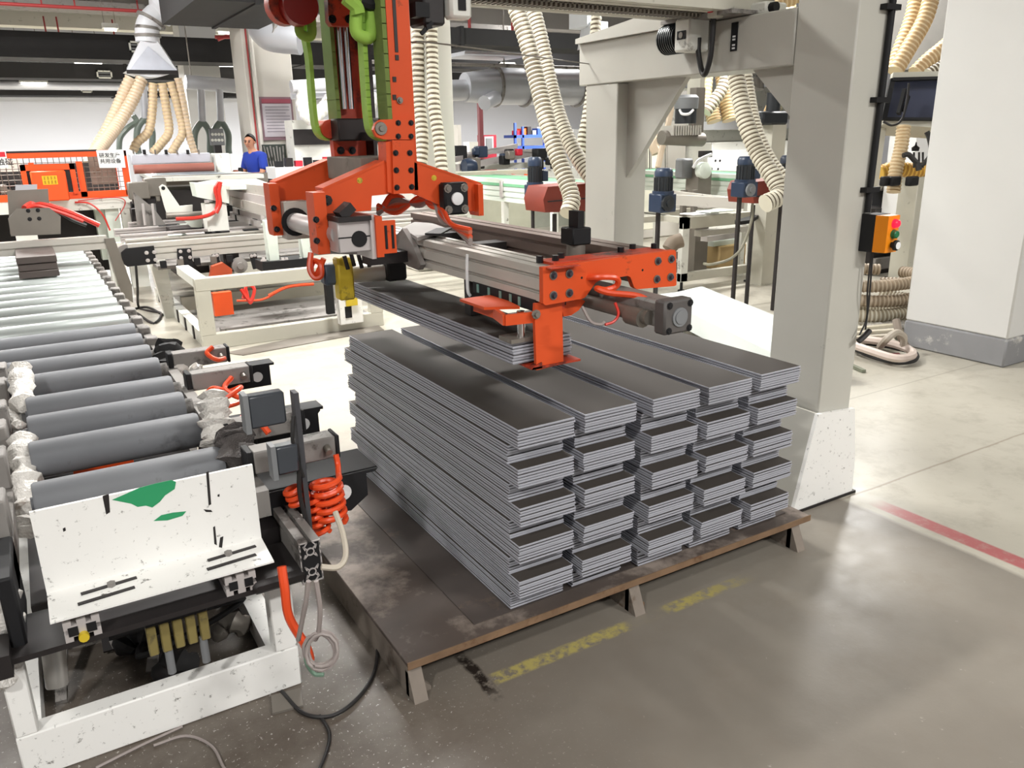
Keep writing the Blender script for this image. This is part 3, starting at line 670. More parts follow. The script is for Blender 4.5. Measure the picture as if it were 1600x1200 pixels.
# guide shaft and bearing blocks
b = MB(); b.cyl((.868, 2.52, 1.30), (.868, 3.16, 1.30), .034, 20); b.part('guide_shaft', ALUL, t)
for y0, y1 in ((3.02, 3.09), (2.62, 2.68)):
    b = MB(); b.box(.832, .925, y0, y1, 1.235, 1.375, bev=.004); b.part('bearing_block', ALU, t)
    b = MB(); b.lathe([(.052, 0), (.052, .006), (.036, .006)], (.868, y0, 1.30), (0, -1, 0), 20); b.part('bearing_seal', BLACK, t)
b = MB(); b.box(.842, .952, 2.47, 2.56, 1.245, 1.345, bev=.004); q = b.part('clamp_block', ALUL, t)
b = MB(); b.box(.842, .952, 2.4685, 2.47, 1.292, 1.296); b.part('clamp_slit', BLACK, q)
b = MB(); b.lathe([(.026, 0), (.026, .003)], (.911, 2.47, 1.287), (0, -1, 0), 18); b.part('shaft_hole', BLACK, q)
b = MB(); b.box(.948, .962, 2.46, 2.60, 1.22, 1.36); b.part('bracket_plate', ALUL, t)
b = MB(); b.box(.962, .985, 2.45, 2.60, 1.225, 1.355); b.box(.985, 1.03, 2.45, 2.462, 1.235, 1.34); q = b.part('slotted_bracket', ORANGE, t)
b = MB()
for x in (.995, 1.018): b.box(x-.004, x+.004, 2.447, 2.45, 1.25, 1.325)
b.part('slot', BLACK, q)
b = MB(); b.box(.84, .95, 2.45, 2.60, 1.345, 1.36); b.bar((.86, 2.5, 1.36), (.90, 2.5, 1.39), .06, .03); b.part('clamp_top', DARK, t)
# long aluminium rails along the planks
b = MB(); b.prism(slotted(1.197, 1.30, 1.150, 1.247, nl=(.28, .72), nr=(.28, .72), nt=(.35, .75), nb=(.5,), w=.0055, d=.01), 'y', 1.842, 3.45); b.part('near_rail', ALU, t)
b = MB(); b.prism(slotted(1.595, 1.695, 1.150, 1.247, nl=(.28, .72), nr=(.28, .72), nt=(.5,), nb=(.5,), w=.0055, d=.01), 'y', 1.842, 3.6); b.part('far_rail', BRONZE, t, 'brownish anodised rail')
for y_ in (2.70, 3.10):
    b = MB(); b.box(1.03, 1.60, y_, y_+.08, 1.16, 1.20); b.part('rail_bridge', DARK, t)
# front end plate
pl = [(a/4.2105+700, c/4.2105+380) for a, c in ((622, 160), (1490, 44), (1497, 56), (1500, 276), (1486, 282), (1240, 302), (1222, 290), (1198, 224), (1180, 214), (990, 246), (968, 260), (905, 350), (890, 362), (640, 408), (624, 396))]
pl = PY(pl, 1.825); b = MB(); b.prism(pl, 'y', 1.823, 1.842); b.part('end_plate', ORANGE, t)
bolts(t, [(x, 1.823, z) for x, z in PY([(a/4.2105+700, c/4.2105+380) for a, c in ((692, 212), (797, 200), (692, 343), (797, 327), (1380, 117), (1468, 103), (1373, 236), (1462, 222))], 1.823)], (0, -1, 0), .008, .012, mat('blued_bolt', (70, 68, 76), .4, .4))
for x, z in PY([(a/4.2105+700, c/4.2105+380) for a, c in ((692, 212), (797, 200), (692, 343), (797, 327), (1380, 117), (1468, 103), (1373, 236), (1462, 222))], 1.823):
    b = MB(); b.lathe([(.0125, 0), (.0125, .003)], (x, 1.823, z), (0, -1, 0), 14); b.part('washer', STEEL, t)
bolts(t, [(x, 1.823, z) for x, z in PY([(909, 434), (1004, 422)], 1.823)], (0, -1, 0), .003, .001, BLACK, 'small_hole')
b = MB(); b.box(1.20, 1.30, 1.80, 1.842, 1.247, 1.250); b.box(1.24, 1.66, 1.845, 1.93, 1.247, 1.255); b.part('top_plate', ORD, t)
for x, y in ((1.23, 1.90), (1.27, 1.88), (1.31, 1.91), (1.52, 1.90), (1.59, 1.93), (1.65, 1.9)):
    b = MB(); b.cyl((x, y, 1.25), (x, y, 1.27), .010, 6); b.part('cap_screw', BOLT, t)
# column clamp on the far rail
b = MB(); b.box(1.43, 1.50, 2.02, 2.09, 1.268, 1.32, bev=.004); b.box(1.455, 1.478, 2.03, 2.08, 1.32, 1.37); b.part('column_clamp', BLACK, t)
b = MB(); b.cyl((1.465, 2.055, 1.12), (1.465, 2.055, 1.27), .03, 16); b.part('lift_cylinder', STEEL, t)
# pneumatic cylinder through the notch
b = MB(); b.box(1.41, 1.49, 1.60, 2.15, 1.095, 1.165, bev=.006); b.part('air_cylinder', ALUD, t)
b = MB(); b.cyl((1.40, 1.62, 1.12), (1.40, 1.95, 1.12), .02, 12); b.cyl((1.395, 1.64, 1.115), (1.395, 1.70, 1.115), .026, 12); b.part('side_valve', STEEL, t)
b = MB(); b.box(1.395, 1.495, 1.555, 1.60, 1.083, 1.175, bev=.006); q = b.part('cylinder_head', mat('grey_die_cast', (84, 80, 78), .55), t)
b = MB(); b.lathe([(.026, 0), (.026, .004), (.018, .004), (.018, .007)], (1.447, 1.555, 1.128), (0, -1, 0), 18); b.part('round_cap', GREYP, q)
bolts(q, [(1.447+i*.036, 1.555, 1.128+j*.034) for i in (-1, 1) for j in (-1, 1)], (0, -1, 0), .008, .004, BLACK)
b = MB(); b.tube([(1.33, 1.86, 1.20), (1.36, 1.80, 1.21), (1.41, 1.78, 1.205), (1.42, 1.79, 1.18), (1.39, 1.80, 1.17), (1.35, 1.79, 1.18), (1.37, 1.76, 1.17), (1.42, 1.70, 1.165), (1.44, 1.66, 1.15)], .009, 8); b.part('air_tube', TUBE_O, t)
b = MB(); b.tube([(1.27, 1.75, 1.145), (1.285, 1.73, 1.105), (1.31, 1.72, 1.095), (1.325, 1.72, 1.10)], .004, 6); b.part('pale_wire', CABLE, t)
b = MB(); b.tube([(1.36, 1.72, 1.15), (1.365, 1.71, 1.12), (1.35, 1.71, 1.10), (1.32, 1.71, 1.095)], .004, 6); b.part('red_wire', TUBE_R, t)
# foot claw
b = MB(); b.prism(PY([(835, 474), (877, 470), (877, 480), (879, 568), (837, 578), (834, 490)], 1.855), 'y', 1.850, 1.862); b.part('claw_plate', ORANGE, t)
b = MB(); b.box(1.165, 1.335, 1.845, 1.925, .958, .964); b.prism([(1.165, .958), (1.20, .958), (1.20, .975), (1.17, .966)], 'y', 1.845, 1.862); b.part('claw_lip', ORD, t)
b = MB(); b.prism(PY([(874, 474), (905, 466), (912, 470), (902, 484), (890, 492), (878, 494)], 1.88), 'y', 1.872, 1.884); b.part('claw_bracket', ORANGE, t)
b = MB(); b.box(1.205, 1.29, 1.862, 1.95, 1.118, 1.15); b.part('claw_base', ORD, t)
hx = [AZ(762, 472, 1.13), AZ(766, 486, 1.12), AZ(783, 508, 1.10), AZ(838, 492, 1.10)]
b = MB(); pr_ = [(hx[0].x, 2.10), (hx[0].x, 1.98), (1.10, 1.88), (1.195, 1.865)]
for i in range(3): b.bar((pr_[i][0], pr_[i][1], 1.105), (pr_[i+1][0], pr_[i+1][1], 1.105), .012, .03)
b.part('guard_loop', ORANGE, t)
b = MB(); b.prism([(1.09, 2.13), (1.09, 1.98), (1.18, 1.93), (1.20, 2.05), (1.20, 2.13)], 'z', 1.118, 1.126); b.part('guard_plate', ORANGE, t)
bolts(t, [AY(837, 491, 1.85)], (0, -1, 0), .011, .012, STEEL, 'pivot_bolt')
b = MB(); b.cyl((1.165, 1.90, 1.035), (1.165, 1.90, 1.12), .012, 12); b.part('press_rod', CHROME, t)
b = MB(); b.box(1.12, 1.215, 1.88, 1.95, 1.033, 1.045); b.part('press_pad', STEEL, t)
b = MB(); b.box(1.20, 1.30, 1.87, 2.24, 1.125, 1.150); b.box(1.195, 1.20, 1.87, 2.24, 1.118, 1.152); b.part('slide_strip', BLACK, t)
b = MB()
for y in (1.95, 2.0, 2.06, 2.13, 2.2): b.box(1.193, 1.1955, y, y+.012, 1.122, 1.148)
b.part('slide_mark', mat('pale_teal_mark', (120, 160, 150), .5), t)
b = MB(); b.tube([(1.195, 2.27, 1.235), (1.192, 2.27, 1.19), (1.192, 2.27, 1.12), (1.2, 2.27, 1.10)], .0055, 6); b.part('cable_tie', PAPER, t)
b = MB(); b.box(1.20, 1.25, 2.27, 2.31, 1.035, 1.15); b.part('pad_holder', DARK, t)
# cloth tape round the rail
def AXp(px, py, x): p = AX(px, py, x); return (p.y, p.z)
b = MB(); b.prism([AXp(*q, 1.18) for q in ((630, 357), (646, 383), (659, 414), (655, 422), (640, 416), (618, 401), (597, 401), (606, 384))], 'x', 1.176, 1.196); b.part('cloth_wrap', CLOTH, t, 'grey cloth taped round the rail')
b = MB(); b.prism([tuple(AZ(*q, 1.256).xy) for q in ((628, 358), (652, 374), (700, 360), (676, 351), (648, 349))], 'z', 1.25, 1.262); b.part('cloth_wrap', CLOTH, t)
b = MB(); b.prism([tuple(AZ(*q, 1.264).xy) for q in ((664, 366), (682, 358), (706, 357), (688, 367))], 'z', 1.262, 1.268); b.part('cloth_hem', RUBBER, t)
# yellow-black sensor cylinder at the far left end of the gripper
b = MB(); b.cyl(AD(545, 428, 3.12), AD(604, 424, 3.12), .036, 20); b.part('side_cylinder', ALU, t)
p = AD(538, 443, 3.05); b = MB(); b.box(p.x-.03, p.x+.03, p.y-.03, p.y+.03, p.z-.06, p.z+.10, bev=.006); b.part('sensor_body', YELLOW, t)
p = AD(517, 428, 3.05); b = MB(); b.box(p.x-.035, p.x+.035, p.y-.03, p.y+.03, p.z-.04, p.z+.04, bev=.01); b.part('sensor_head', mat('slate_plastic', (72, 84, 98), .5), t)
p = AD(615, 421, 3.12); b = MB(); b.box(p.x-.04, p.x+.04, p.y-.04, p.y+.04, p.z-.04, p.z+.05, bev=.008); b.part('cylinder_end', RUBBER, t)
b = MB(); P = [AD(486, 395, 3.0), AD(484, 420, 3.0), AD(492, 434, 3.0), AD(502, 430, 3.0), AD(500, 412, 3.0), AD(490, 408, 3.02), AD(486, 422, 3.02), AD(494, 430, 3.02), AD(506, 404, 3.0)]
b.tube(P, .011, 8); b.part('orange_tube_loop', TUBE_O, t)
# spring and screw clutter below the clamp
b = MB()
for i, (px, py) in enumerate(((548, 395), (560, 398), (572, 396), (538, 400))):
    a = AD(px, py, 2.95); b.cyl(a, a+Vector((.01, 0, -.05)), .008, 8)
b.part('valve_screw', DARK, t)
b = MB(); b.bar(AD(503, 393, 2.9), AD(575, 395, 2.85), .02, .012); b.part('thin_bar', ALUD, t)
# wiring loom on the near crosshead and along the rail
LOOM = mat('dusty_pink_cable', (198, 112, 88), .6)
for k, (m_, off) in enumerate(((TUBE_O, 0), (CABLE, .02), (LOOM, -.022), (CABLE, .034), (LOOM, .008), (TUBE_O, -.036))):
    P = [AD(590, 328+off*200, 2.93), AD(620, 322-off*300, 2.9), AD(655, 315+off*200, 2.88), AD(675, 316-off*200, 2.85), AD(690, 335+off*300, 2.82), AD(705, 350, 2.75+off), AD(735, 370+off*300, 2.65)]
    b = MB(); b.tube(P, .009, 7); b.part('loom_cable', m_, t)
b = MB(); b.tube([AD(600, 322, 2.9), AD(612, 306, 2.9), AD(630, 312, 2.9), AD(622, 326, 2.9)], .011, 8); b.part('loom_loop', TUBE_O, t)
b = MB(); b.tube([AD(672, 305, 2.9), AD(690, 285, 2.92), AD(700, 272, 2.95)], .007, 6); b.tube([AD(676, 308, 2.9), AD(695, 287, 2.92), AD(703, 278, 2.95)], .006, 6); b.part('loom_branch', TUBE_R, t)
# fan-like black block on the crosshead
p = AY(709, 310, 2.57); b = MB(); b.box(p.x-.045, p.x+.05, 2.55, 2.60, p.z-.055, p.z+.055, bev=.008); q = b.part('pressure_block', BLACK, t)
b = MB(); b.lathe([(.022, 0), (.022, .008), (.018, .01)], (p.x+.002, 2.55, p.z), (0, -1, 0), 18); b.part('gauge_face', PAPER, q)
bolts(q, [(p.x+i*.032, 2.55, p.z+j*.036) for i in (-1, 1) for j in (-1, 1)], (0, -1, 0), .012, .008, STEEL)
# ================================================================== roller conveyor in the left foreground
t = thing('roller_conveyor', 'roller conveyor with grey rollers and a chipped white end plate', 'conveyor', (.15, 4.3, 0))
RC = t
# white welded base
b = MB(); b.box(-.243, .493, 2.12, 2.18, 0, .135, bev=.004); b.part('base_beam', WW, t)
b = MB(); b.box(.425, .493, 2.12, 2.18, .135, .42, bev=.004); b.part('base_post', WW, t)
b = MB(); b.box(-.243, -.19, 2.12, 2.18, .135, .40, bev=.004); b.part('base_post', WW, t)
b = MB(); b.box(.425, .493, 2.18, 6.3, 0, .08); b.box(-.243, -.19, 2.18, 6.3, 0, .08); b.part('side_skid', WW, t)
for y in (3.6, 5.0, 6.3):
    for x in (-.22, .46):
        b = MB(); b.box(x-.03, x+.03, y-.03, y+.03, .08, .50); b.part('leg', WW, t)
b = MB(); b.box(-.22, .50, 2.0, 2.2, .42, .435); b.box(-.26, -.2, 1.98, 2.2, .40, .46); b.box(.36, .51, 1.99, 2.2, .415, .455, bev=.012); b.part('cross_plate', DARK, t)
# end plate: upright sheet bent into a flange with slots
b = MB(); b.prism([(2.115, .745), (2.125, .745), (2.125, .512), (2.0, .498), (1.99, .503), (1.99, .508), (2.115, .522)], 'x', -.108, .425); b.part('end_plate', WW, t)
def AYp(px, py, y=2.1145): p = AY(px, py, y); return (p.x, p.z)
b = MB(); b.prism([AYp(*q) for q in ((175, 781), (196, 772), (218, 762), (245, 755), (268, 750), (275, 753), (273, 764), (258, 774), (250, 784), (238, 793), (228, 790), (215, 792), (205, 787), (190, 784))], 'y', 2.1142, 2.1152)
b.part('paint_patch', GREENP, t, 'large green paint patch')
b = MB(); b.prism([AYp(*q) for q in ((240, 814), (252, 805), (270, 801), (291, 799), (285, 806), (262, 813))], 'y', 2.1142, 2.1152); b.part('paint_patch', GREENP, t, 'small green paint streak')
for q in (((160, 775), (170, 772), (172, 800), (166, 804)), ((322, 738), (326, 736), (330, 788), (326, 790)), ((333, 824), (336, 822), (339, 852), (335, 850)), ((344, 840), (349, 838), (347, 856), (342, 855)), ((98, 826), (102, 824), (103, 829), (99, 831)), ((340, 773), (343, 772), (343, 776), (340, 776)), ((318, 796), (330, 797), (332, 800), (322, 800))):
    b = MB(); b.prism([AYp(*v) for v in q], 'y', 2.1143, 2.1152); b.part('scratch', DARK, t)
def slot_on_flange(x, y, l):
    z = .508+(y-1.99)*.112+.001; b = MB()
    b.bar((x-l/2, y-.004, z), (x+l/2, y+.006, z), .012, .003); b.part('slot', DARK, t)
for x, l in ((.02, .13), (.325, .13)):
    for y in (2.035, 2.075): slot_on_flange(x+(.01 if y > 2.05 else 0), y, l)
for x in (.035, .325): b = MB(); b.cyl((x, 2.075, .516), (x, 2.075, .527), .011, 6); b.part('hex_bolt', ALUD, t)
for x, m_ in ((-.045, YELLOW), (.335, BLACK)):   # small profile ends under the flange
    q = MB(); q.prism(slotted(x-.04, x+.04, .435, .49, nl=(.5,), nr=(.5,), nt=(.3, .7), nb=(.3, .7), w=.006, d=.012), 'y', 2.0, 2.2); q = q.part('short_profile', ALUL, t)
    d = MB()
    for k in (-.02, .02): d.box(x+k-.011, x+k+.011, 1.998, 2.0, .450, .474)
    d.part('profile_cavity', BLACK, q)
b = MB(); b.cyl((-.045, 1.985, .445), (-.045, 2.0, .445), .012, 10); b.part('yellow_cap', YELLOW, t)
# valve block with brass fittings
b = MB(); b.box(.09, .25, 2.06, 2.12, .375, .432, bev=.004); b.part('valve_block', BLACK, t)
BRASS = mat('worn_brass', (150, 136, 84), .45, .4, dirt=(90, 84, 70), damt=.5)
for k in range(5):
    x = .105+k*.033; b = MB(); b.box(x-.012, x+.012, 2.065, 2.095, .285, .375, bev=.003); b.part('brass_fitting', BRASS, t)
for x in (.115, .225): b = MB(); b.cyl((x, 2.055, .40), (x, 2.06, .40), .013, 12); b.part('plug_screw', STEEL, t)
for x in (.14, .23): b = MB(); b.cyl((x, 2.08, .21), (x, 2.08, .29), .011, 10); b.part('push_in_tube', GREYP, t)
# hanging clear bottle
p0, p1 = AD(82, 1000, 2.25), AD(90, 1072, 2.25)
b = MB(); b.lathe([(.028, 0), (.03, .005), (.031, (p0-p1).length), (.02, (p0-p1).length+.02)], p1, (p0-p1), 18); b.part('water_trap', CLEAR, t, 'clear plastic water trap cup')
# scraps and cables inside the base
rr = random.Random(3)
for k in range(5):
    P = [(rr.uniform(-.15, .4), rr.uniform(2.3, 2.9), rr.uniform(.03, .25)) for _ in range(5)]
    b = MB(); b.tube(P, .008+.006*rr.random(), 7); b.part('inner_cable', CABLEK if k % 2 else RUBBER, t)
for k in range(7):
    c = Vector((rr.uniform(-.12, .36), rr.uniform(2.3, 2.75), .03)); s_ = rr.uniform(.05, .09); b = MB()
    b.sweep(catmull([c+Vector((-s_, 0, .0)), c+Vector((-s_*.3, .02, .05)), c+Vector((s_*.4, -.01, .05)), c+Vector((s_, .02, 0))], 4), [.01]+[s_*.6*(1+.2*math.sin(i*2.3)) for i in range(11)]+[.01], 9, flat=.7); b.part('dust_bag', [FILMD, STEEL, RUBBER, CLOTH][k % 4], t)
for k in range(4):
    p0 = Vector((rr.uniform(-.15, .35), rr.uniform(2.25, 2.6), .02)); b = MB(); b.bar(p0, p0+Vector((rr.uniform(-.2, .2), .25, rr.uniform(.1, .32))), .03, .015); b.part('inner_strut', [DARK, ALUD][k % 2], t)
# rollers
ys = [2.43, 2.80, 3.09, 3.34, 3.68, 3.95, 4.22, 4.49, 4.77, 5.05, 5.34, 5.60, 5.85, 6.12, 6.40, 6.68, 6.93, 7.18, 7.43, 7.68, 7.95, 8.2]
def roller_mesh():
    b = MB(); r = .06
    b.sweep([(-.27, 0, 0), (-.262, 0, 0), (-.262, 0, 0), (-.255, 0, 0), (.235, 0, 0), (.245, 0, 0)], [.02, .02, r*.92, r, r, r*.92], 24); return b
sleeve = collar = None
for i, y in enumerate(ys):
    zz = .64
    if i == 0:
        o = roller_mesh(); 
        for k in range(len(o.v)): v = o.v[k]; o.v[k] = (v[0]+.155, v[1]+y, v[2]+zz)
        sleeve = o.part('roller', ROLLER, t); sy = y
        c = MB(); c.cyl((.395, y, zz), (.43, y, zz), .03, 14); collar = c.part('roller_journal', ALUD, sleeve)
    else:
        o = sleeve.copy(); COL.objects.link(o); o.parent = t; o.location = (0, y-sy, 0)
        c = collar.copy(); COL.objects.link(c); c.parent = o
        if i == 4:
            meL = sleeve.data.copy()
            for v in meL.vertices:
                if v.co.x < -.05: v.co.x -= .42
        if i == 8: me2 = meL.copy(); me2.materials[0] = ROLLERL
        if i >= 4: o.data = meL if i < 8 else me2
# side rails (dark profiles) with bearing blocks
b = MB(); b.box(.43, .47, 2.16, 8.3, .56, .64); b.part('side_rail', ALUD, t)
b = MB(); b.box(-.20, -.165, 2.16, 3.5, .52, .60); b.box(-.60, -.55, 3.5, 8.3, .52, .64); b.box(-.55, -.2, 3.47, 3.5, .52, .60); b.part('side_rail', ALUD, t)
for y in ys[5:]:
    b = MB(); b.box(.415, .47, y-.035, y+.035, .615, .675, bev=.006); b.part('bearing_block', ALUD, t)
for y in ys[:6]:
    b = MB(); b.box(-.30, -.165, y-.11, y+.0, .60, .71, bev=.006); b.part('left_air_cylinder', ALUD, t)
b = MB(); b.box(-.20, -.165, 2.05, 2.3, .42, .62, bev=.006); b.part('left_bracket', BLACK, t)
# protruding double profile at the right front
def profile_end(x0, x1, z0, z1, y0, y1):
    q = MB(); q.prism(slotted(x0, x1, z0, z1, nl=(.25, .75), nr=(.25, .75), nt=(.5,), nb=(.5,), w=.0055, d=.013), 'y', y0, y1); q = q.part('aluminium_profile', ALUD, t)
    m = MB(); xm = (x0+x1)/2; w2 = .0022
    y_ = y0-.0015
    def ln(a, c): m.bar((a[0], y_, a[1]), (c[0], y_, c[1]), .003, .005, up=(0, 1, 0))
    for zc in (z0+(z1-z0)*.25, z0+(z1-z0)*.75):
        for k in range(12):
            a0, a1 = 2*math.pi*k/12, 2*math.pi*(k+1)/12; ln((xm+.0105*math.cos(a0), zc+.0105*math.sin(a0)), (xm+.0105*math.cos(a1), zc+.0105*math.sin(a1)))
        for sx in (-1, 1):
            for sz in (-1, 1):
                ln((xm+sx*.008, zc+sz*.008), (xm+sx*.019, zc+sz*.019))
            # C-shaped slot walls
            ln((xm+sx*.019, zc+.019), (xm+sx*.014, zc+.007)); ln((xm+sx*.019, zc-.019), (xm+sx*.014, zc-.007))
            ln((xm+sx*.028, zc+.022), (xm+sx*.028, zc+.006)); ln((xm+sx*.028, zc-.022), (xm+sx*.028, zc-.006))
    for zz, s in ((z0+.002, 1), (z1-.002, -1)):
        ln((x0, zz), (xm-.007, zz)); ln((xm+.007, zz), (x1, zz)); ln((xm-.007, zz), (xm-.016, zz+s*.012)); ln((xm+.007, zz), (xm+.016, zz+s*.012))
    for xx in (x0+.0015, x1-.0015):
        for a_, c_ in ((z0, z0+.018), (z1-.018, z1), (z0+(z1-z0)*.34, z0+(z1-z0)*.66)): ln((xx, a_), (xx, c_))
    m.part('cut_web', ALUL, q)
    d = MB(); d.box(x0+.004, x1-.004, y0-.0004, y0, z0+.004, z1-.004); d.part('hollow', BLACK, q)
profile_end(.497, .557, .407, .533, 2.0, 3.2)
b = MB(); b.box(.43, .497, 2.2, 3.1, .44, .50); b.part('rail_bracket', DARK, t)
# side pushers: black plate, aluminium air cylinder, tube
def pusher(y, z, x0, x1, plate):
    b = MB(); b.box(x0, x1, y-.035, y+.035, z-.05, z+.02, bev=.004); q = b.part('push_cylinder', ALUD, t)
    b = MB(); b.box(x0-.02, x0, y-.038, y+.038, z-.052, z+.024, bev=.003); b.part('cylinder_cover', BLACK, q)
    b = MB(); b.box(x1, x1+.012, y-.038, y+.038, z-.052, z+.022, bev=.003); b.part('cylinder_cover', BLACK, q)
    b = MB(); b.cyl((x1-.03, y-.035, z-.01), (x1-.03, y-.06, z-.02), .011, 10); b.part('air_fitting', STEEL, q)
    if plate:
        b = MB(); b.box(x0+.02, x1+plate, y+.04, y+.12, z-.012, z-.002); b.box(x0+.1, x1+plate-.02, y+.04, y+.046, z-.10, z-.012); q = b.part('push_plate', BLACK, t)
        b = MB(); b.lathe([(.022, 0), (.022, .002)], (x1+plate-.075, y+.04, z-.055), (0, -1, 0), 18); b.part('bright_hole_disc', PAPER, q, 'white disc painted as a hole with bright floor behind')  # disc for a hole, the bright floor behind put into its colour
pusher(2.30, .70, .46, .71, 0)
pusher(2.62, .69, .46, .70, .10)
pusher(3.34, .68, .47, .70, .12)
pusher(3.72, .68, .46, .69, 0)
b = MB(); b.prism([(.44, .585), (.84, .585), (.83, .575), (.80, .575), (.80, .50), (.74, .46), (.44, .52)], 'y', 2.262, 2.272); b.box(.44, .84, 2.272, 2.45, .578, .588); q = b.part('support_angle', BLACK, t)
b = MB(); b.lathe([(.026, 0), (.026, .002)], (.72, 2.262, .528), (0, -1, 0), 18); b.part('bright_hole_disc', PAPER, q, 'white disc painted as a hole with bright floor behind')
b = MB(); b.prism([(.44, .60), (.86, .60), (.86, .59), (.78, .50), (.44, .50)], 'y', 2.90, 2.91); b.box(.44, .86, 2.91, 3.0, .592, .602); q = b.part('support_angle', BLACK, t)
b = MB(); b.lathe([(.026, 0), (.026, .002)], (.64, 2.9, .56), (0, -1, 0), 18); b.part('bright_hole_disc', PAPER, q, 'white disc painted as a hole with bright floor behind')
# sensor post
b = MB(); b.bar((.574, 2.17, .455), (.574, 2.17, .915), .04, .014, up=(1, 0, 0)); b.part('sensor_post', GREYP if 0 else mat('dusty_dark_bar', (70, 70, 74), .5, .2, var=.2), t)
for (a, c, y) in (((383, 618), (446, 658), 2.15), ((426, 697), (466, 733), 2.15)):
    p, q = AY(a[0], a[1], y), AY(c[0], c[1], y)
    b = MB(); b.box(p.x, q.x, y-.02, y+.02, q.z, p.z, bev=.006); k = b.part('photo_sensor', mat('smoked_plastic', (62, 66, 72), .3, var=.15) if 'smoked_plastic' not in MATS else MATS['smoked_plastic'], t)
    b = MB(); b.box(p.x-.012, p.x+.002, y-.024, y+.024, q.z-.01, p.z+.006); b.part('sensor_lip', GREYP, k)
b = MB(); b.tube([(.56, 2.15, .85), (.548, 2.14, .78), (.56, 2.15, .70), (.57, 2.15, .66)], .006, 7); b.tube([(.56, 2.15, .69), (.555, 2.15, .6), (.57, 2.14, .48)], .007, 7); b.part('sensor_cable', CABLEK, t)
# coiled orange air tubes
def coil(c, ax, r, turns, pitch, rr_, m=TUBE_O, nm='coiled_air_tube', tilt=.25):
    ax = Vector(ax).normalized(); u = ax.cross(Vector((0, 1, 0))).normalized(); v = ax.cross(u); P = []
    for i in range(int(turns*14)+1):
        th = 2*math.pi*i/14; P.append(Vector(c)+ax*(pitch*th/(2*math.pi))+u*r*math.cos(th)+v*r*math.sin(th))
    b = MB(); b.sweep(P, rr_, 8); b.part(nm, m, t)
coil((.645, 2.19, .62), (.05, -.05, -1), .042, 5.2, .027, .0095)
coil((.60, 2.20, .57), (.12, -.05, -1), .030, 5, .026, .008)
coil((.55, 2.20, .615), (.3, 0, -1), .028, 2.5, .02, .009)
b = MB(); b.tube([(.70, 2.24, .67), (.70, 2.23, .64), (.69, 2.2, .62)], .009, 8); b.tube([(.52, 2.66, .70), (.55, 2.58, .71), (.575, 2.54, .67)], .011, 8); b.part('air_tube', TUBE_O, t)
for P in ([(.50, 3.25, .62), (.53, 3.2, .66), (.60, 3.26, .62), (.64, 3.22, .64), (.57, 3.18, .62), (.50, 3.2, .60)], [(.62, 3.28, .67), (.58, 3.24, .64), (.62, 3.18, .61), (.66, 3.2, .60)], [(.63, 3.68, .71), (.60, 3.66, .69), (.63, 3.62, .665), (.67, 3.64, .66)], [(.50, 3.12, .62), (.56, 3.1, .61), (.64, 3.14, .61)]):
    b = MB(); b.tube(P, .0105, 8); b.part('air_tube', TUBE_O, t)
# tubes down the right post
b = MB(); b.tube([AD(440, 885, 2.1), AD(445, 920, 2.1), AD(452, 965, 2.12), AD(478, 1010, 2.15), AD(485, 1030, 2.18)], .012, 8); b.part('air_tube', TUBE_O, t)
b = MB(); b.tube([AD(482, 908, 2.0), AD(478, 940, 2.02), AD(466, 1000, 2.08)], .0065, 7); b.tube([AD(494, 908, 2.0), AD(500, 950, 2.02), AD(498, 985, 2.05), AD(492, 1000, 2.06)], .0065, 7); b.part('grey_cable', CABLE, t)
P = []
cc = AD(503, 1014, 2.06)
for i in range(44):
    th = i*2*math.pi/13; r = .042+.006*math.sin(i*.7); P.append(cc+r2*(r*.95*math.cos(th))+d2*(r*1.05*math.sin(th))-fw*(.0005*i))
b = MB(); b.sweep(P, .005, 6); b.part('cable_coil', CABLE, t, 'grey cable wound into a coil')
b = MB(); b.tube([AD(484, 1000, 2.08), AD(478, 1030, 2.1), AD(490, 1052, 2.12), AD(506, 1054, 2.12)], .006, 6); b.part('green_wire', mat('pale_green_wire', (120, 150, 130), .5), t)
b = MB(); b.tube([AD(502, 886, 2.06), AD(528, 886, 2.08), AD(540, 868, 2.1), AD(536, 835, 2.12), AD(524, 800, 2.15)], .008, 7); b.part('flat_hose', mat('pale_cream_hose', (190, 180, 164), .5), t)
# plastic film wraps round the bearings
def wrap(pts, rad, m, nm, lb):
    b = MB(); P = catmull(pts, 5); N = len(P)
    b.sweep(P, [rad*(1+.22*math.sin(i*2.3)+.1*math.sin(i*5.1))*(.55 if i in (0, N-1) else 1) for i in range(N)], 12, flat=.8)
    for i in range(len(b.v)):
        v = b.v[i]; b.v[i] = (v[0]+rr.uniform(-1, 1)*rad*.13, v[1]+rr.uniform(-1, 1)*rad*.13, v[2]+rr.uniform(-1, 1)*rad*.13)
    b.part(nm, m, t, lb)
FILMG = mat('grey_dusty_film', (96, 90, 88), .6, var=.3, vscale=30, bump=.8)
wrap([AD(332, 612, 2.66), AD(336, 640, 2.64), AD(338, 668, 2.62), AD(341, 698, 2.6)], .046, PLASTIC, 'plastic_wrap', 'white plastic film wrapped round a roller end')
wrap([AD(362, 668, 2.5), AD(368, 688, 2.48), AD(372, 712, 2.46), AD(380, 735, 2.6)], .052, FILMG, 'mesh_wrap', 'dusty grey film round the first roller end')
wrap([AD(280, 565, 3.6), AD(278, 585, 3.55), AD(280, 606, 3.5)], .04, PLASTIC, 'plastic_wrap', None)
wrap([AD(300, 572, 3.5), AD(312, 580, 3.5)], .03, PLASTIC, 'plastic_wrap', None)
wrap([AD(262, 535, 3.75), AD(264, 555, 3.7), AD(258, 580, 3.65)], .058, RUBBER, 'rubber_cover', 'black rubber cover')
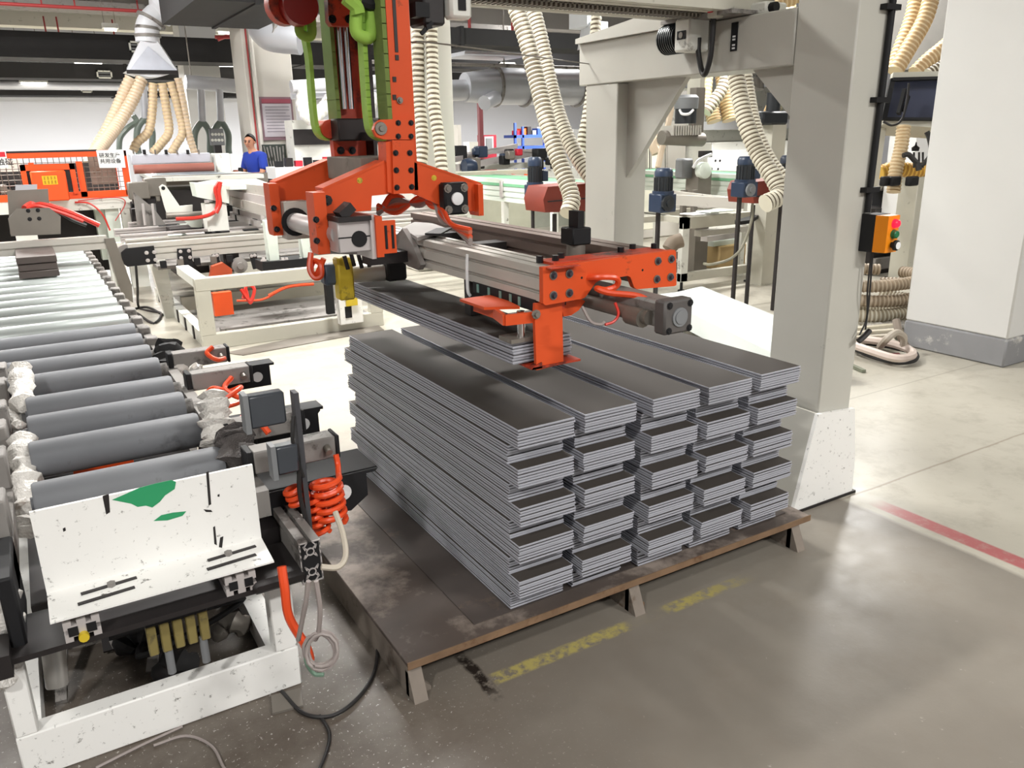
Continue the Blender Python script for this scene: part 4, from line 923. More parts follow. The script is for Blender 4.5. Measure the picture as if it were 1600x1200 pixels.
wrap([AD(34, 680, 2.62), AD(38, 720, 2.52), AD(40, 760, 2.45), AD(42, 805, 2.38), AD(38, 835, 2.34)], .042, PLASTIC, 'plastic_wrap', 'long crumpled film down the left roller ends')
wrap([AD(32, 570, 3.2), AD(34, 600, 3.1), AD(38, 640, 2.95)], .04, PLASTIC, 'plastic_wrap', None)
wrap([AD(12, 640, 3.0), AD(22, 652, 2.95), AD(30, 668, 2.9)], .02, PLASTIC, 'plastic_wrap', None)
# cover plates seen between the rollers
b = MB(); b.box(.10, .40, 2.52, 2.66, .44, .47); b.box(-.08, .05, 2.55, 2.7, .40, .44); b.part('inner_plate', WOODP, t)
b = MB(); b.box(-.06, -.02, 2.58, 2.62, .44, .50); b.box(.05, .09, 2.6, 2.64, .44, .50); b.box(0, .2, 3.1, 3.14, .45, .5); b.part('inner_orange_part', ORB, t)
b = MB(); b.box(-.16, .42, 2.3, 6.4, .36, .40); b.part('inner_tray', DARK, t)
# loose bag on the left and items beyond
b = MB(); P = [AD(-14, 900, 2.0), AD(4, 935, 1.98), AD(10, 985, 1.98), AD(6, 1030, 2.0), AD(-4, 1062, 2.02)]
b.sweep(catmull(P, 5), [.012]+[.036+.01*math.sin(i*1.9) for i in range(19)]+[.012], 14, flat=1.2); b.thing('plastic_bag', PLASTIC, 'milky plastic bag hanging at the left edge beside the conveyor end plate', 'bag')
# black mains cable and scrap on the floor by the base
b = MB(); b.tube([AZ(585, 985, .008), AZ(590, 1010, .008), AZ(585, 1050, .008), AZ(560, 1090, .008), AZ(520, 1118, .008), AZ(475, 1115, .008), AZ(440, 1080, .008)], .006, 7); b.thing('floor_cable', CABLEK, 'dark cable loop lying on the floor in front of the pallet', 'cable')
b = MB(); b.tube([AZ(500, 1118, .006), AZ(515, 1150, .006), AZ(500, 1200, .006), AZ(470, 1240, .006)], .005, 6); b.thing('floor_cable', CABLEK, 'dark cable running to the bottom edge of the picture', 'cable')
b = MB(); b.tube([AZ(240, 1165, .006), AZ(290, 1150, .006), AZ(330, 1165, .006), AZ(350, 1200, .006)], .004, 6); b.tube([AZ(150, 1200, .006), AZ(220, 1165, .006), AZ(285, 1135, .006)], .004, 6); b.thing('floor_cable', CABLE, 'thin grey wires on the floor in front of the white base beam', 'cable')
b = MB(); b.prism([tuple(AZ(*q, 0).xy) for q in ((424, 1090), (470, 1078), (474, 1105), (426, 1118))], 'z', .001, .008); b.thing('metal_scrap', STEEL, 'flat grey scrap plate on the dirty floor beside the base', 'scrap')
# ================================================================== beyond the rollers: crossbeam, stop plate, block
b = MB(); p0, p1 = AZ(-10, 368, .86), AZ(164, 355, .86); yb = 7.0
t = thing('roller_crossbeam', 'light grey aluminium crossbeam over the far rollers', 'beam', (.1, yb, .70))
b = MB(); b.prism(slotted(yb, yb+.09, .80, .90, nl=(.5,), nr=(.5,)), 'x', -.6, AY(165, 360, yb).x); b.part('beam', ALU, t)
b = MB(); x = AY(163, 360, yb).x; b.prism([(x-.01, .88), (x+.06, .88), (x+.13, .50), (x+.12, .36), (x+.05, .42)], 'y', yb-.01, yb+.01); b.part('end_post', STEEL, t)
b = MB(); b.box(x+.0, x+.06, yb, yb+.08, 0, .8); b.part('leg', W_, t)
pts = [(a/7.2727, 220+c/7.2727) for a, c in ((92, 885), (185, 775), (560, 760), (690, 860), (690, 1060), (125, 1085))]
def PYb(pts, y): return [(AY(px, py, y).x, AY(px, py, y).z) for px, py in pts]
t = thing('stop_plate', 'grey steel plate with clipped corners and holes standing on the crossbeam', 'plate', (.15, yb-.02, .9))
b = MB(); b.prism(PYb(pts, yb-.02), 'y', yb-.018, yb); b.part('plate', STEEL, t)
bolts(t, [AY(a/7.2727, 220+c/7.2727, yb-.018) for a, c in ((338, 890), (446, 884), (430, 790), (320, 796))], (0, -1, 0), .012, .004, BLACK, 'bolt_hole')
t = thing('back_plate', 'plain grey steel sheet behind the clipped-corner plate', 'plate', (.1, yb+.3, .9))
b = MB(); b.prism(PYb([(11, 298), (75, 295), (80, 362), (16, 366)], yb+.1), 'y', yb+.09, yb+.11); b.part('sheet', STEEL, t)
b = MB(); b.prism(PYb([(24, 289), (58, 288), (58, 297), (24, 298)], yb+.1), 'y', yb+.095, yb+.105); b.part('clear_guard', GALV, t)
b = MB(); b.tube([AY(38, 325, yb), AY(50, 318, yb+.1), AY(72, 320, yb+.1), AY(110, 332, yb+.1), AY(140, 345, yb+.1), AY(155, 352, yb+.1)], .02, 8); b.tube([AY(42, 326, yb), AY(60, 322, yb), AY(100, 334, yb), AY(130, 346, yb)], .014, 7)
b.thing('red_air_hose', TUBE_R, 'red air hoses over the clipped-corner plate', 'hose')
b = MB(); b.tube([AY(80, 322, yb+.1), AY(110, 342, yb+.1), AY(135, 352, yb+.1)], .014, 7); b.thing('black_air_hose', CABLEK, 'black hose running down beside the red hoses', 'hose')
# dark block of planks on the rollers
yk = AZ(30, 437, .70).y
a, c = AY(31, 437, yk), AY(94, 432, yk)
t = thing('plank_block', 'short dark block of boards resting on the rollers', 'block', ((a.x+c.x)/2, yk+.5, .70))
for k in range(3):
    b = MB(); b.box(a.x+.003*(k % 2), c.x-.003*(k % 2), yk+.004*(k % 2), yk+.98, .702+k*.05, .748+k*.05, bev=.003); b.part('board', mat('dark_board', (84, 74, 70), .5) if 'dark_board' not in MATS else MATS['dark_board'], t)
# ------------------------------------------------------------------ orange safety enclosure
YE = 10.0
xr = AY(206, 300, YE).x
t = thing('safety_enclosure', 'orange framed machine guard with wire mesh on a white base', 'machine', (0, YE+.6, 0))
zt, zb = 1.50, 1.03
b = MB(); b.box(-1.6, xr, YE-.03, YE+.03, zt-.055, zt); b.box(-1.6, xr, YE-.03, YE+.03, zb-.015, zb+.055); b.box(xr-.06, xr, YE-.03, YE+.03, zb, zt); b.box(.58, .64, YE-.03, YE+.03, zb, 1.40); b.box(.14, .19, YE-.03, YE+.03, 1.1, 1.40)
b.box(xr-.06, xr, YE+1.2, YE+1.26, zb, zt); b.box(xr-.06, xr, YE, YE+1.26, zt-.055, zt); b.box(-1.6, xr, YE+1.2, YE+1.26, zt-.055, zt); b.part('guard_frame', ORB, t)
b = MB(); b.box(-1.6, .8, YE-.034, YE+.03, zt, zt+.018); b.part('dark_lid_edge', DARK, t)
b = MB()
x = -1.0
while x < xr-.06: b.cyl((x, YE, zb+.05), (x, YE, zt-.05), .0035, 4); x += .055
z = zb+.09
while z < zt-.06: b.cyl((-1.0, YE, z), (xr-.06, YE, z), .0035, 4); z += .055
b.part('wire_mesh', STEEL, t, kind='stuff')
b = MB(); b.box(-1.6, xr, YE+.02, YE+1.22, zb-.12, zb-.02); b.box(xr-.14, xr+.04, YE-.02, YE+.1, 0, zb-.02); b.box(-.10, .1, YE-.02, YE+.1, .0, zb-.02); b.part('white_base', W_, t)
b = MB(); b.box(-1.6, xr+.02, YE-.025, YE+.02, zb-.14, zb-.015); b.part('white_front_beam', W_, t)
b = MB(); b.box(xr-.38, xr-.15, YE+.3, YE+.5, .3, zb-.12); b.box(xr-.30, xr-.16, YE+.02, YE+.1, .3, zb-.12); b.part('lower_panel', PALE, t)
b = MB(); b.box(-1.5, xr-.2, YE+.9, YE+1.2, .1, zb-.14); b.part('dark_inside', DARK, t)
b = MB(); b.box(-1.6, xr-.02, YE+1.10, YE+1.18, zb, 1.36); b.part('interior_shade_panel', DARK, t)  # dark sheet added behind the mesh to stand for the shaded interior
rr2 = random.Random(11)
for k in range(9):   # machine inside the mesh
    x = rr2.uniform(-.5, xr-.3); z = rr2.uniform(1.06, 1.3); w1 = rr2.uniform(.06, .22); h1 = rr2.uniform(.05, .16); yy = YE+.2+rr2.uniform(0, .5)
    b = MB(); b.box(x, x+w1, yy, yy+.15, z, min(1.44, z+h1), bev=.008); b.part('inner_unit', [STEEL, WOODP, W_, BLACK, DARK][k % 5], t)
b = MB(); b.box(xr-.36, xr-.10, YE+.3, YE+.32, 1.14, 1.44); b.part('inner_sheet', WOODP, t)
# control door with amber sticker
q = MB(); a = AY(46, 268, YE-.16); c = AY(110, 313, YE-.16)
q.box(a.x, c.x, YE-.16, YE-.05, c.z, a.z, bev=.012); q = q.part('control_door', ORB, t)
b = MB(); k0 = AY(30, 258, YE-.05); k1 = AY(116, 258, YE-.05)
b.box(k0.x, k1.x, YE-.06, YE-.02, k0.z-.06, k0.z); b.box(k0.x, k0.x+.05, YE-.06, YE-.02, 1.1, k0.z); b.box(k1.x-.05, k1.x, YE-.06, YE-.02, 1.07, k0.z); b.part('door_surround', ORB, t)
b = MB(); b.box(k0.x+.05, k1.x-.05, YE-.045, YE-.03, 1.1, k0.z-.06); b.part('door_recess', DARK, t)
s0 = AY(65, 275, YE-.163); s1 = AY(91, 288, YE-.163)
b = MB(); b.box(s0.x, s1.x, YE-.164, YE-.161, s1.z, s0.z); b.part('amber_sticker', STKY, q)
b = MB(); ww = (s1.x-s0.x)
for r_ in range(2):
    for k in range(4):
        x = s0.x+ww*(.08+.23*k); z = s1.z+(s0.z-s1.z)*(.58-.46*r_); h = (s0.z-s1.z)*.32
        for j in range(3): b.box(x, x+ww*.16, YE-.1655, YE-.164, z+h*j*.42, z+h*j*.42+h*.12)
        b.box(x+ww*.07, x+ww*.09, YE-.1655, YE-.164, z, z+h)
b.part('sticker_text', mat('brown_ink', (120, 70, 20), .6), q)
# signs
def sign(px0, py0, px1, py1, y, lines, size, nm, lb, header=False, tilt=0):
    a, c = AY(px0, py0, y), AY(px1, py1, y)
    tt = thing(nm, lb, 'sign', ((a.x+c.x)/2, y, c.z))
    b = MB(); b.prism([(a.x, a.z-.0), (c.x, a.z+.004), (c.x-.004, c.z), (a.x+.006, c.z+.006)], 'y', y-.004, y); b.part('sheet', PAPER, tt)
    if header: b = MB(); b.box(a.x+.01, c.x-.01, y-.006, y-.004, a.z-(a.z-c.z)*.36, a.z-.012); b.part('red_header', INKR, tt)
    for i, tx in enumerate(lines):
        lettering(tx, size, ((a.x+c.x)/2-.01, y-.0062, a.z-(a.z-c.z)*(.3+.32*i if not header else .68)), tt, INK)
sign(150, 235, 197, 262, YE-.05, ['研发生产', '共用设备'], .052, 'paper_sign', 'white paper sign with two handwritten lines on the orange guard')
sign(-24, 236, 14, 262, YE-.05, ['请勿触碰'], .075, 'warning_sign', 'white warning sign with red header at the left edge', header=True)
b = MB(); b.tube([AY(117, 316, YE-.05), AY(140, 318, YE-.08), AY(160, 335, YE-.1), AY(172, 360, YE-.12)], .01, 6); b.tube([AY(122, 314, YE-.05), AY(165, 309, YE-.06), AY(190, 310, YE-.06), AY(195, 320, YE-.06), AY(180, 345, YE-.08)], .006, 6)
b.thing('thin_red_hose', TUBE_R, 'thin red hose looping in front of the white base of the orange guard', 'hose')
# ------------------------------------------------------------------ hood with suction hoses
YH = 13.0
t = thing('extraction_hood', 'white triangular extraction hood on a round neck above the hoses', 'hood', (2.0, YH, 2.5))
def PH_(px, py, dy=0): return AY(px, py, YH+dy)
front = [PH_(198, 110, -.18), PH_(277, 111, -.18), PH_(246, 64, -.12), PH_(219, 64, -.12)]
back = [PH_(198, 106, .25), PH_(277, 107, .25), PH_(246, 62, .15), PH_(219, 62, .15)]
b = MB(); b.add(front+back, [(0, 1, 2, 3), (5, 4, 7, 6), (4, 0, 3, 7), (1, 5, 6, 2), (3, 2, 6, 7), (0, 4, 5, 1)]); b.part('hood_body', HOODM, t)
b = MB(); A0, A1, A2 = PH_(202, 110, -.185), PH_(275, 111, -.185), PH_(231, 72, -.15)
b.add([A0, A1, A2, A0+Vector((0, -.03, 0)), A1+Vector((0, -.03, 0)), A2+Vector((0, -.02, 0))], [(0, 1, 2), (3, 5, 4), (0, 3, 4, 1), (1, 4, 5, 2), (2, 5, 3, 0)]); b.part('front_panel', mat('pale_violet_sheet', (200, 204, 216), .35, .1), t, 'flat triangular front panel')
b = MB(); pa = PH_(238, 112, 0); arc = [PH_(197+80*k/10, 111+9*math.sin(math.pi*k/10), -.2) for k in range(11)]
b.prism([(p.x, p.z) for p in arc], 'y', YH-.2, YH+.2); b.part('lower_lip', HOODM, t)
b = MB(); b.bar(PH_(198, 112, -.21), PH_(277, 113, -.21), .02, .05); b.part('socket_strip', DARK, t)
b = MB(); b.sweep(catmull([PH_(231, 66), PH_(230, 52), PH_(232, 38), PH_(243, 25), PH_(262, 12), PH_(280, 2)], 6), [.16]*10+[.155]*10+[.2]*11, 20); b.part('neck_pipe', HOODM, t)
for p, r, ax in (((231, 56), .175, (0, 0, 1)), ((230, 44), .165, (.1, 0, 1)), ((236, 32), .2, (.5, 0, .8))):
    q = PH_(*p); b = MB(); b.lathe([(r, -.02), (r, .02)], q, ax, 20); b.part('neck_ring', ALUD, t)
b = MB(); b.box(PH_(205, 240).x+.1, PH_(300, 240).x+.2, YH+.7, YH+1.4, 0, 1.40); b.thing('coating_machine', HOODM, 'pale machine body below the suction hoses', 'machine')
def suction(pts, r, lb, m=(HOSEP, HOSED), y=YH-.15, p=.05):
    b = MB(); b.hose([AY(px, py, y+dy) for px, py, dy in pts], r, p, 12); b.thing('suction_hose', list(m), lb, 'hose', 'suction hoses under the white hood')
HP2 = mat('pale_hose_groove', (196, 172, 142), .5)
mm = (HOSEP, HP2)
suction([(205, 122, 0), (192, 150, 0), (172, 195, -.1), (150, 235, -.3), (140, 255, -.5)], .085, 'leftmost pale suction hose under the hood', mm)
suction([(221, 124, 0), (205, 160, -.1), (180, 200, -.3), (150, 240, -.8), (138, 262, -1.2)], .085, 'second pale suction hose from the left, hanging in front', mm)
suction([(239, 130, 0), (238, 170, 0), (232, 205, 0), (215, 222, 0), (208, 236, 0)], .062, 'third suction hose, tan, hooking left', (HOSET, HP2))
suction([(253, 130, 0), (260, 170, 0), (264, 205, 0), (252, 224, 0), (238, 240, 0)], .062, 'fourth suction hose, tan, with an S bend', (HOSET, HP2))
suction([(266, 128, 0), (277, 165, 0), (285, 205, 0), (276, 225, 0), (267, 240, 0)], .058, 'fifth suction hose, tan, bending back', (HOSET, HP2))
suction([(278, 122, 0), (286, 160, 0), (294, 205, 0), (304, 240, 0)], .055, 'rightmost suction hose under the hood', mm)
# Y branch pipes
def ybranch(cx, top, y, lb, m, px=(0, 0), s=1.):
    tt = thing('branch_pipe', lb, 'pipe', tuple(AY(cx, 235, y)), 'forked suction pipes')
    f = AY(cx, top+50*s, y)
    b = MB(); b.cyl(AY(cx-2, top, y), f, .055, 12); b.part('stem', GALV, tt)
    for sg in (-1, 1):
        b = MB(); b.tube([f, AY(cx+sg*8*s, top+60*s, y), AY(cx+sg*12*s, top+72*s, y), AY(cx+sg*12*s, top+92*s, y), AY(cx+sg*9*s if sg < 0 else cx+sg*13*s, 240, y)], .05, 10); b.part('fork_hose', m, tt)
HG = mat('dark_green_hose', (108, 120, 112), .4, var=.1)
ybranch(316, 140, 14, 'left forked grey pipe beside the control panel', HG)
ybranch(345, 140, 14, 'right forked grey pipe beside the control panel', HG)
ybranch(226, 135, 14.4, 'forked dark green pipe behind the suction hoses', HG)
t = thing('silver_header_pipe', 'silver header pipe above the forked pipes', 'pipe', tuple(AY(337, 134, 14.2)))
b = MB(); b.cyl(AY(290, 128, 14.2), AY(384, 136, 14.2), .11, 14); b.part('pipe', GALV, t)
for px in (300, 370): q = AY(px, 130, 14.2); b = MB(); b.cyl(q, (q.x, q.y, 4.6), .01, 6); b.part('hanger', STEEL, t)
b = MB(); b.tube([AY(186, 235, 13.6), AY(188, 215, 13.6), AY(200, 200, 13.6), AY(213, 190, 13.7), AY(208, 180, 13.7)], .04, 8); b.thing('looped_pipe', HG, 'thin looped pipe left of the tan hoses', 'pipe')
# control panel on the machine
t = thing('operator_console', 'grey control panel with two rows of buttons between the forked pipes', 'console', tuple(AY(340, 240, 13.6)))
a, c = AY(328, 201, 13.6), AY(352, 227, 13.6); b = MB(); b.box(a.x, c.x, 13.6, 13.75, c.z, a.z, bev=.01); b.part('panel_box', GREYP, t)
bolts(t, [AY(px, py, 13.6) for py in (210, 219) for px in (332, 337, 342, 347)], (0, -1, 0), .018, .015, W_, 'push_button')
a, c = AY(335, 227, 13.6), AY(350, 260, 13.6); b = MB(); b.box(a.x, c.x, 13.6, 13.7, c.z, a.z); b.part('panel_stand', DARK, t)
b = MB(); b.box(a.x+.02, c.x-.02, 13.62, 13.7, 0, c.z); b.part('stand_post', STEEL, t)
# belt table with brown roller
t = thing('belt_table', 'long flat belt table with a brown roller in front of the suction hoses', 'table', (2.2, 12, 0))
y0, y1 = 11.0, 12.3
x0, x1 = AY(206, 255, y1).x, AY(330, 255, y1).x
b = MB(); b.box(x0, x1, y1, y1+.15, 1.29, 1.42, bev=.01); b.part('pale_cover', mat('pale_lilac_cover', (190, 192, 202), .4), t)
b = MB(); b.cyl((x0, y1-.12, 1.23), (x1, y1-.12, 1.23), .06, 18); b.part('brown_roller', BROWNR, t)
xl, xr_ = AZ(225, 278, 1.15).x, AZ(420, 270, 1.15).x
b = MB(); b.prism([tuple(AZ(*q, 1.15).xy) for q in ((212, 266), (332, 263), (412, 272), (238, 278))], 'z', 1.10, 1.15); b.part('table_top', W_, t)
b = MB(); b.prism([tuple(AZ(*q, 1.152).xy) for q in ((228, 270), (320, 267), (366, 271), (245, 274))], 'z', 1.15, 1.155); b.part('grey_belt', mat('blue_grey_belt', (140, 150, 158), .4), t)
P = [AZ(238, 279, 1.13), AZ(418, 273, 1.13)]
b = MB(); b.bar(P[0]+Vector((0, 0, -.03)), P[1]+Vector((0, 0, -.03)), .05, .12); b.part('front_rail', STEEL, t)
for k in range(6):
    q = AZ(212+6*k, 279+1.6*k, 1.0); b = MB(); b.cyl(q, q+Vector((.08, -.1, 0)), .06, 10); b.part('guide_wheel', BLACK, t)
b = MB(); b.box(xl+.1, xl+1.5, 11.4, 12.2, 0, .98); b.part('dark_underframe', DARK, t)
a, c = AY(336, 240, 12.2), AY(362, 265, 12.2); b = MB(); b.box(a.x, c.x, 12.2, 12.5, c.z-.1, a.z, bev=.01); b.part('side_cabinet', W_, t)
for k in range(7):
    p = AY(209+ (k*17), 241, 12.3); b = MB(); b.cyl(p, p+Vector((0, 0, .06)), .012+.01*(k % 2), 6); b.part('nozzle', [STEEL, BLACK][k % 2], t)
# white cantilever bracket and arm between table and chain rails
t = thing('pivot_bracket', 'white triangular bracket with a pivot hole above the chain rails', 'bracket', (1.2, 8.6, .8))
b = MB(); b.prism(PYb([(249, 292), (254, 288), (259, 290), (281, 322), (301, 320), (301, 334), (262, 337), (257, 322)], 8.6), 'y', 8.6, 8.63); b.part('plate', W_, t)
q = AY(255, 294, 8.6); b = MB(); b.lathe([(.018, 0), (.018, .006)], (q.x, 8.6, q.z), (0, -1, 0), 12); b.part('pivot_hole', BLACK, t)
b = MB(); b.cyl(AY(260, 337, 8.58), AY(345, 333, 8.58), .03, 10); b.part('round_bar', STEEL, t)
b = MB(); b.prism(PYb([(284, 342), (316, 340), (316, 356), (299, 355)], 8.6), 'y', 8.6, 8.62); b.prism(PYb([(330, 340), (348, 339), (348, 354), (330, 354)], 8.6), 'y', 8.6, 8.62); b.part('leg_plate', PALE, t)
b = MB(); q = AY(300, 356, 8.6); b.box(q.x-.2, q.x+.3, 8.6, 9.0, .3, q.z); b.part('pedestal', DARK, t)
b = MB(); b.tube([AY(342, 284, 8.24), AY(336, 296, 8.24), AY(340, 315, 8.24), AY(334, 332, 8.24), AY(310, 340, 8.24), AY(275, 342, 8.24)], .018, 7); b.tube([AY(345, 284, 8.22), AY(342, 300, 8.22), AY(344, 318, 8.22), AY(338, 333, 8.22)], .018, 7); b.thing('red_hose_pair', TUBE_R, 'pair of red hoses hanging over the white block left of the crosshead', 'hose')
t = thing('white_beam_block', 'white box beam left of the far crosshead with red hoses over it', 'beam', (1.9, 8.2, .8))
b = MB(); b.prism(PYb([(303, 286), (358, 290), (358, 318), (308, 308)], 8.3), 'y', 8.3, 8.54); b.part('box_beam', PALE, t)
b = MB(); b.prism([tuple(AZ(*q, 1.17).xy) for q in ((303, 286), (358, 290), (425, 288), (400, 279), (330, 281))], 'z', 1.13, 1.17); b.part('top_sheet', PALE, t)
b = MB(); q = AY(330, 310, 8.5); b.box(q.x-.1, q.x+.1, 8.32, 8.52, 0, 1.0); b.part('post', W_, t)
for k, (a, c) in enumerate((((360, 292), (432, 300)), ((360, 303), (432, 318)), ((360, 313), (432, 334)))):
    b = MB(); b.bar(AD(a[0], a[1], 8.2), AD(c[0], c[1], 7.2), .03, .09); b.part('slanted_profile', ALU if k != 1 else ALUL, t)
for k, (a, c) in enumerate((((322, 316), (410, 340)), ((318, 322), (405, 350)))):
    b = MB(); b.bar(AD(a[0], a[1], 8.6), AD(c[0], c[1], 7.9), .04, .05); b.part('slide_profile', ALUL, t)
    for j in range(4): q = AD(a[0]+(c[0]-a[0])*(j+.5)/4, a[1]+(c[1]-a[1])*(j+.5)/4, 8.2); b = MB(); b.box(q.x-.04, q.x+.04, q.y-.06, q.y-.03, q.z-.03, q.z+.03); b.part('black_clamp', BLACK, t)
# small dark machine bits under the belt table
t = thing('under_table_gear', 'black gears and grey plates under the belt table', 'machinery', (1.1, 9.4, .5))
for k in range(10):
    px, py = rr2.uniform(206, 250), rr2.uniform(290, 345); q = AY(px, py, 9.4+rr2.uniform(0, .8)); s1_ = rr2.uniform(.04, .12)
    b = MB(); b.box(q.x-s1_, q.x+s1_, q.y, q.y+.1, q.z-s1_, q.z+s1_*.7, bev=.01); b.part('plate', [DARK, STEEL, BLACK, ALUD][k % 4], t)
b = MB(); b.prism(PYb([(208, 300), (240, 325), (262, 355), (215, 352)], 9.3), 'y', 9.3, 9.34); b.part('skew_plate', ALUD, t)
for px in (223, 238): b = MB(); b.cyl(AY(px, 318, 9.2), AY(px+4, 352, 9.2), .014, 6); b.part('thin_rod', ALUL, t)
# ------------------------------------------------------------------ chain rails along the hall
t = thing('chain_conveyor', 'row of aluminium chain rails with black end plates left of the gripper', 'conveyor', (1.8, 8.2, 0))
def rail(y, x0, x1, zt, h, wd, m=ALU):
    b = MB(); b.prism(slotted(y, y+wd, zt-h, zt, nl=(.35, .7), nr=(.5,), nt=(.5,), nb=(), w=.006, d=.012), 'x', x0, x1); return b.part('chain_rail', m, t)
q = rail(7.55, .72, 3.9, .76, .15, .07)
b = MB(); b.lathe([(.075, 0), (.075, .06)], (.70, 7.555, .685), (0, 1, 0), 18); b.part('end_wheel', ALUD, t)
a, c = AY(189, 391, 7.53), AY(245, 413, 7.53)
b = MB(); b.prism([(a.x, a.z-.02), (a.x+.04, a.z+.01), (c.x, a.z+.015), (c.x, c.z+.005), (a.x+.03, c.z), (a.x, c.z+.03)], 'y', 7.535, 7.55); b.part('end_plate', BLACK, t)
bolts(t, [AY(px, py, 7.533) for px, py in ((229, 395), (241, 394), (231, 407), (243, 406))], (0, -1, 0), .014, .008, ALUL)
for px0 in (278, 333, 392):
    P = [(px0-1, 389), (px0+21, 388), (px0+23, 407), (px0+33, 420), (px0-4, 423), (px0, 408)] if px0 == 278 else [(px0-2, 398), (px0+9, 396), (px0+11, 410), (px0+20, 418), (px0+4, 421), (px0+1, 410)]
    b = MB(); b.prism(PYb(P, 7.53), 'y', 7.532, 7.55); b.part('mount_plate', BLACK, t)
    bolts(t, [AY(px, py, 7.53) for px, py in (((px0+4, 393), (px0+17, 392), (px0+5, 403), (px0+19, 402)) if px0 == 278 else ((px0+1, 400), (px0+6, 399)))], (0, -1, 0), .013, .008, ALUL)
for y, zt in ((7.95, .755), (8.35, .76), (8.9, .765), (9.5, .77)):
    rail(y, .75 if y < 9 else .95, 4.2, zt, .07, .07, ALUL if y > 8.2 else ALU)
for k in range(14):
    x = rr2.uniform(.9, 3.0); y = rr2.choice((7.96, 8.36, 8.92)); b = MB(); b.box(x, x+rr2.uniform(.12, .3), y-.012, y+.05, .758, .772, bev=.003); b.part('chain_pad', [BLACK, PALE, ALUL][k % 3], t)
b = MB(); b.box(.95, 3.0, 7.7, 9.4, .50, .53); b.part('dark_tray', ALUD, t)
a, c = AY(236, 425, 7.9), AY(262, 470, 7.9)
b = MB(); b.prism([(a.x, a.z+.2), (a.x+.14, a.z+.2), (a.x+.17, .2), (a.x+.17, 0), (a.x+.08, 0)], 'y', 8.0, 8.12); b.part('leg', W_, t)
b = MB(); b.box(a.x-.2, a.x-.08, 9.2, 9.3, 0, .6); b.part('leg', W_, t)
b = MB(); b.prism(PYb([(331, 416), (348, 410), (362, 420), (362, 438), (327, 436)], 7.35), 'y', 7.33, 7.4); b.part('orange_guide', mat('brown_orange_plate', (176, 74, 40), .5), t)
q = AY(375, 415, 7.5); b = MB(); b.lathe([(.07, 0), (.07, .05), (.03, .06), (.03, .09)], (q.x, 7.55, q.z), (0, -1, 0), 18); b.part('drive_wheel', ALUD, t)
b = MB(); b.box(q.x-.12, q.x+.02, 7.58, 7.75, q.z-.06, q.z+.12, bev=.01); b.part('drive_housing', DARK, t)
for k in range(5):
    x = .95+k*.14; b = MB(); b.box(x, x+.05, 7.5, 7.54, .54, .6); b.part('adjuster', [BLACK, STEEL][k % 2], t)
# white columns of the chain conveyor by the crosshead
t = thing('lift_posts', 'two short white posts on a black plate left of the orange flange', 'post', (2.1, 6.9, .55))
for a, c in (((414, 345), (438, 412)), ((470, 368), (486, 405))):
    p, q = AY(a[0], a[1], 6.95), AY(c[0], c[1], 6.95); b = MB(); b.box(p.x, q.x, 6.95, 7.05, q.z, p.z, bev=.005); b.part('post', PALE, t)
p, q = AY(410, 412, 6.9), AY(486, 418, 6.9); b = MB(); b.box(p.x, q.x, 6.9, 7.15, q.z, p.z+.01); b.part('black_plate', BLACK, t)
bolts(t, [AY(px, 408, 6.93) for px in (412, 442, 448, 470)], (0, 0, 1), .02, .03, ALUL)
# ------------------------------------------------------------------ white welded table frame
YF = 6.53
t = thing('welded_bench', 'white welded steel bench with orange hose bundle inside, right of the far rollers', 'bench', (1.8, 7.5, 0))
x0, x1 = 1.05, 2.58
b = MB(); b.box(x0, x1, YF, YF+.08, .0, .12, bev=.004); b.part('lower_beam', CREAM, t)
b = MB(); b.box(x0, x1, YF, YF+.08, .47, .57, bev=.004); b.part('upper_beam', CREAM, t)
b = MB(); b.box(x0, x0+.11, YF, YF+.08, .12, .47); b.part('leg', CREAM, t)
b = MB(); b.box(x1-.11, x1, YF, YF+.08, .12, .47); b.part('leg', CREAM, t)
b = MB(); b.box(x0, x0+.10, YF+.08, 7.35, .50, .57); b.part('side_beam', W_, t)
b = MB(); b.box(x0+.02, x0+.10, YF+.08, 9.2, .0, .11); b.part('floor_beam', W_, t)
for k in range(6): b = MB(); b.box(x0+.010, x0+.02, YF+.45+.38*k, YF+.5+.38*k, 0, .112); b.part('plate_joint', DARK, t)
b = MB(); b.box(x0+.1, x1, 8.0, 8.08, .05, .18); b.part('rear_beam', CREAM, t)
b = MB(); b.box(x0+.1, x1, YF+.35, YF+1.2, .02, .05); b.box(x0+.2, x1-.2, YF+.25, YF+.33, .06, .10); b.part('inner_tray', ALUD, t)
q0, q1 = AY(332, 459, 6.75), AY(366, 491, 6.75); b = MB(); b.box(q0.x, q1.x, 6.75, 6.82, q1.z, q0.z); b.part('orange_box', ORANGE, t)
for k in range(3):
    q = AY(389, 462, 6.8); b = MB(); b.tube([q+Vector((-.06+.02*k, 0, .06)), q+Vector((0, -.02, -.04-.01*k)), q+Vector((.05, 0, .05)), q+Vector((.0, .03, .08)), q+Vector((-.05, 0, -.02))], .014, 7); b.part('hose_bundle', TUBE_R, t)
b = MB(); b.tube([AY(420, 462, 6.9), AY(445, 450, 6.9), AY(465, 446, 6.9), AY(490, 444, 6.9)], .014, 7); b.tube([AY(370, 470, 6.9), AY(410, 468, 6.9), AY(440, 452, 6.9)], .01, 7); b.part('hose_run', TUBE_O, t)
q0, q1 = AY(524, 438, 6.5), AY(566, 502, 6.5); b = MB(); b.box(q0.x, q1.x, 6.46, 6.54, q1.z, q0.z, bev=.005); k = b.part('motor_plate', WW, t)
q = AY(545, 488, 6.45); b = MB(); b.box(q.x-.03, q.x+.03, 6.455, 6.46, q.z-.05, q.z+.05, bev=.002); b.part('keyhole', BLACK, k)
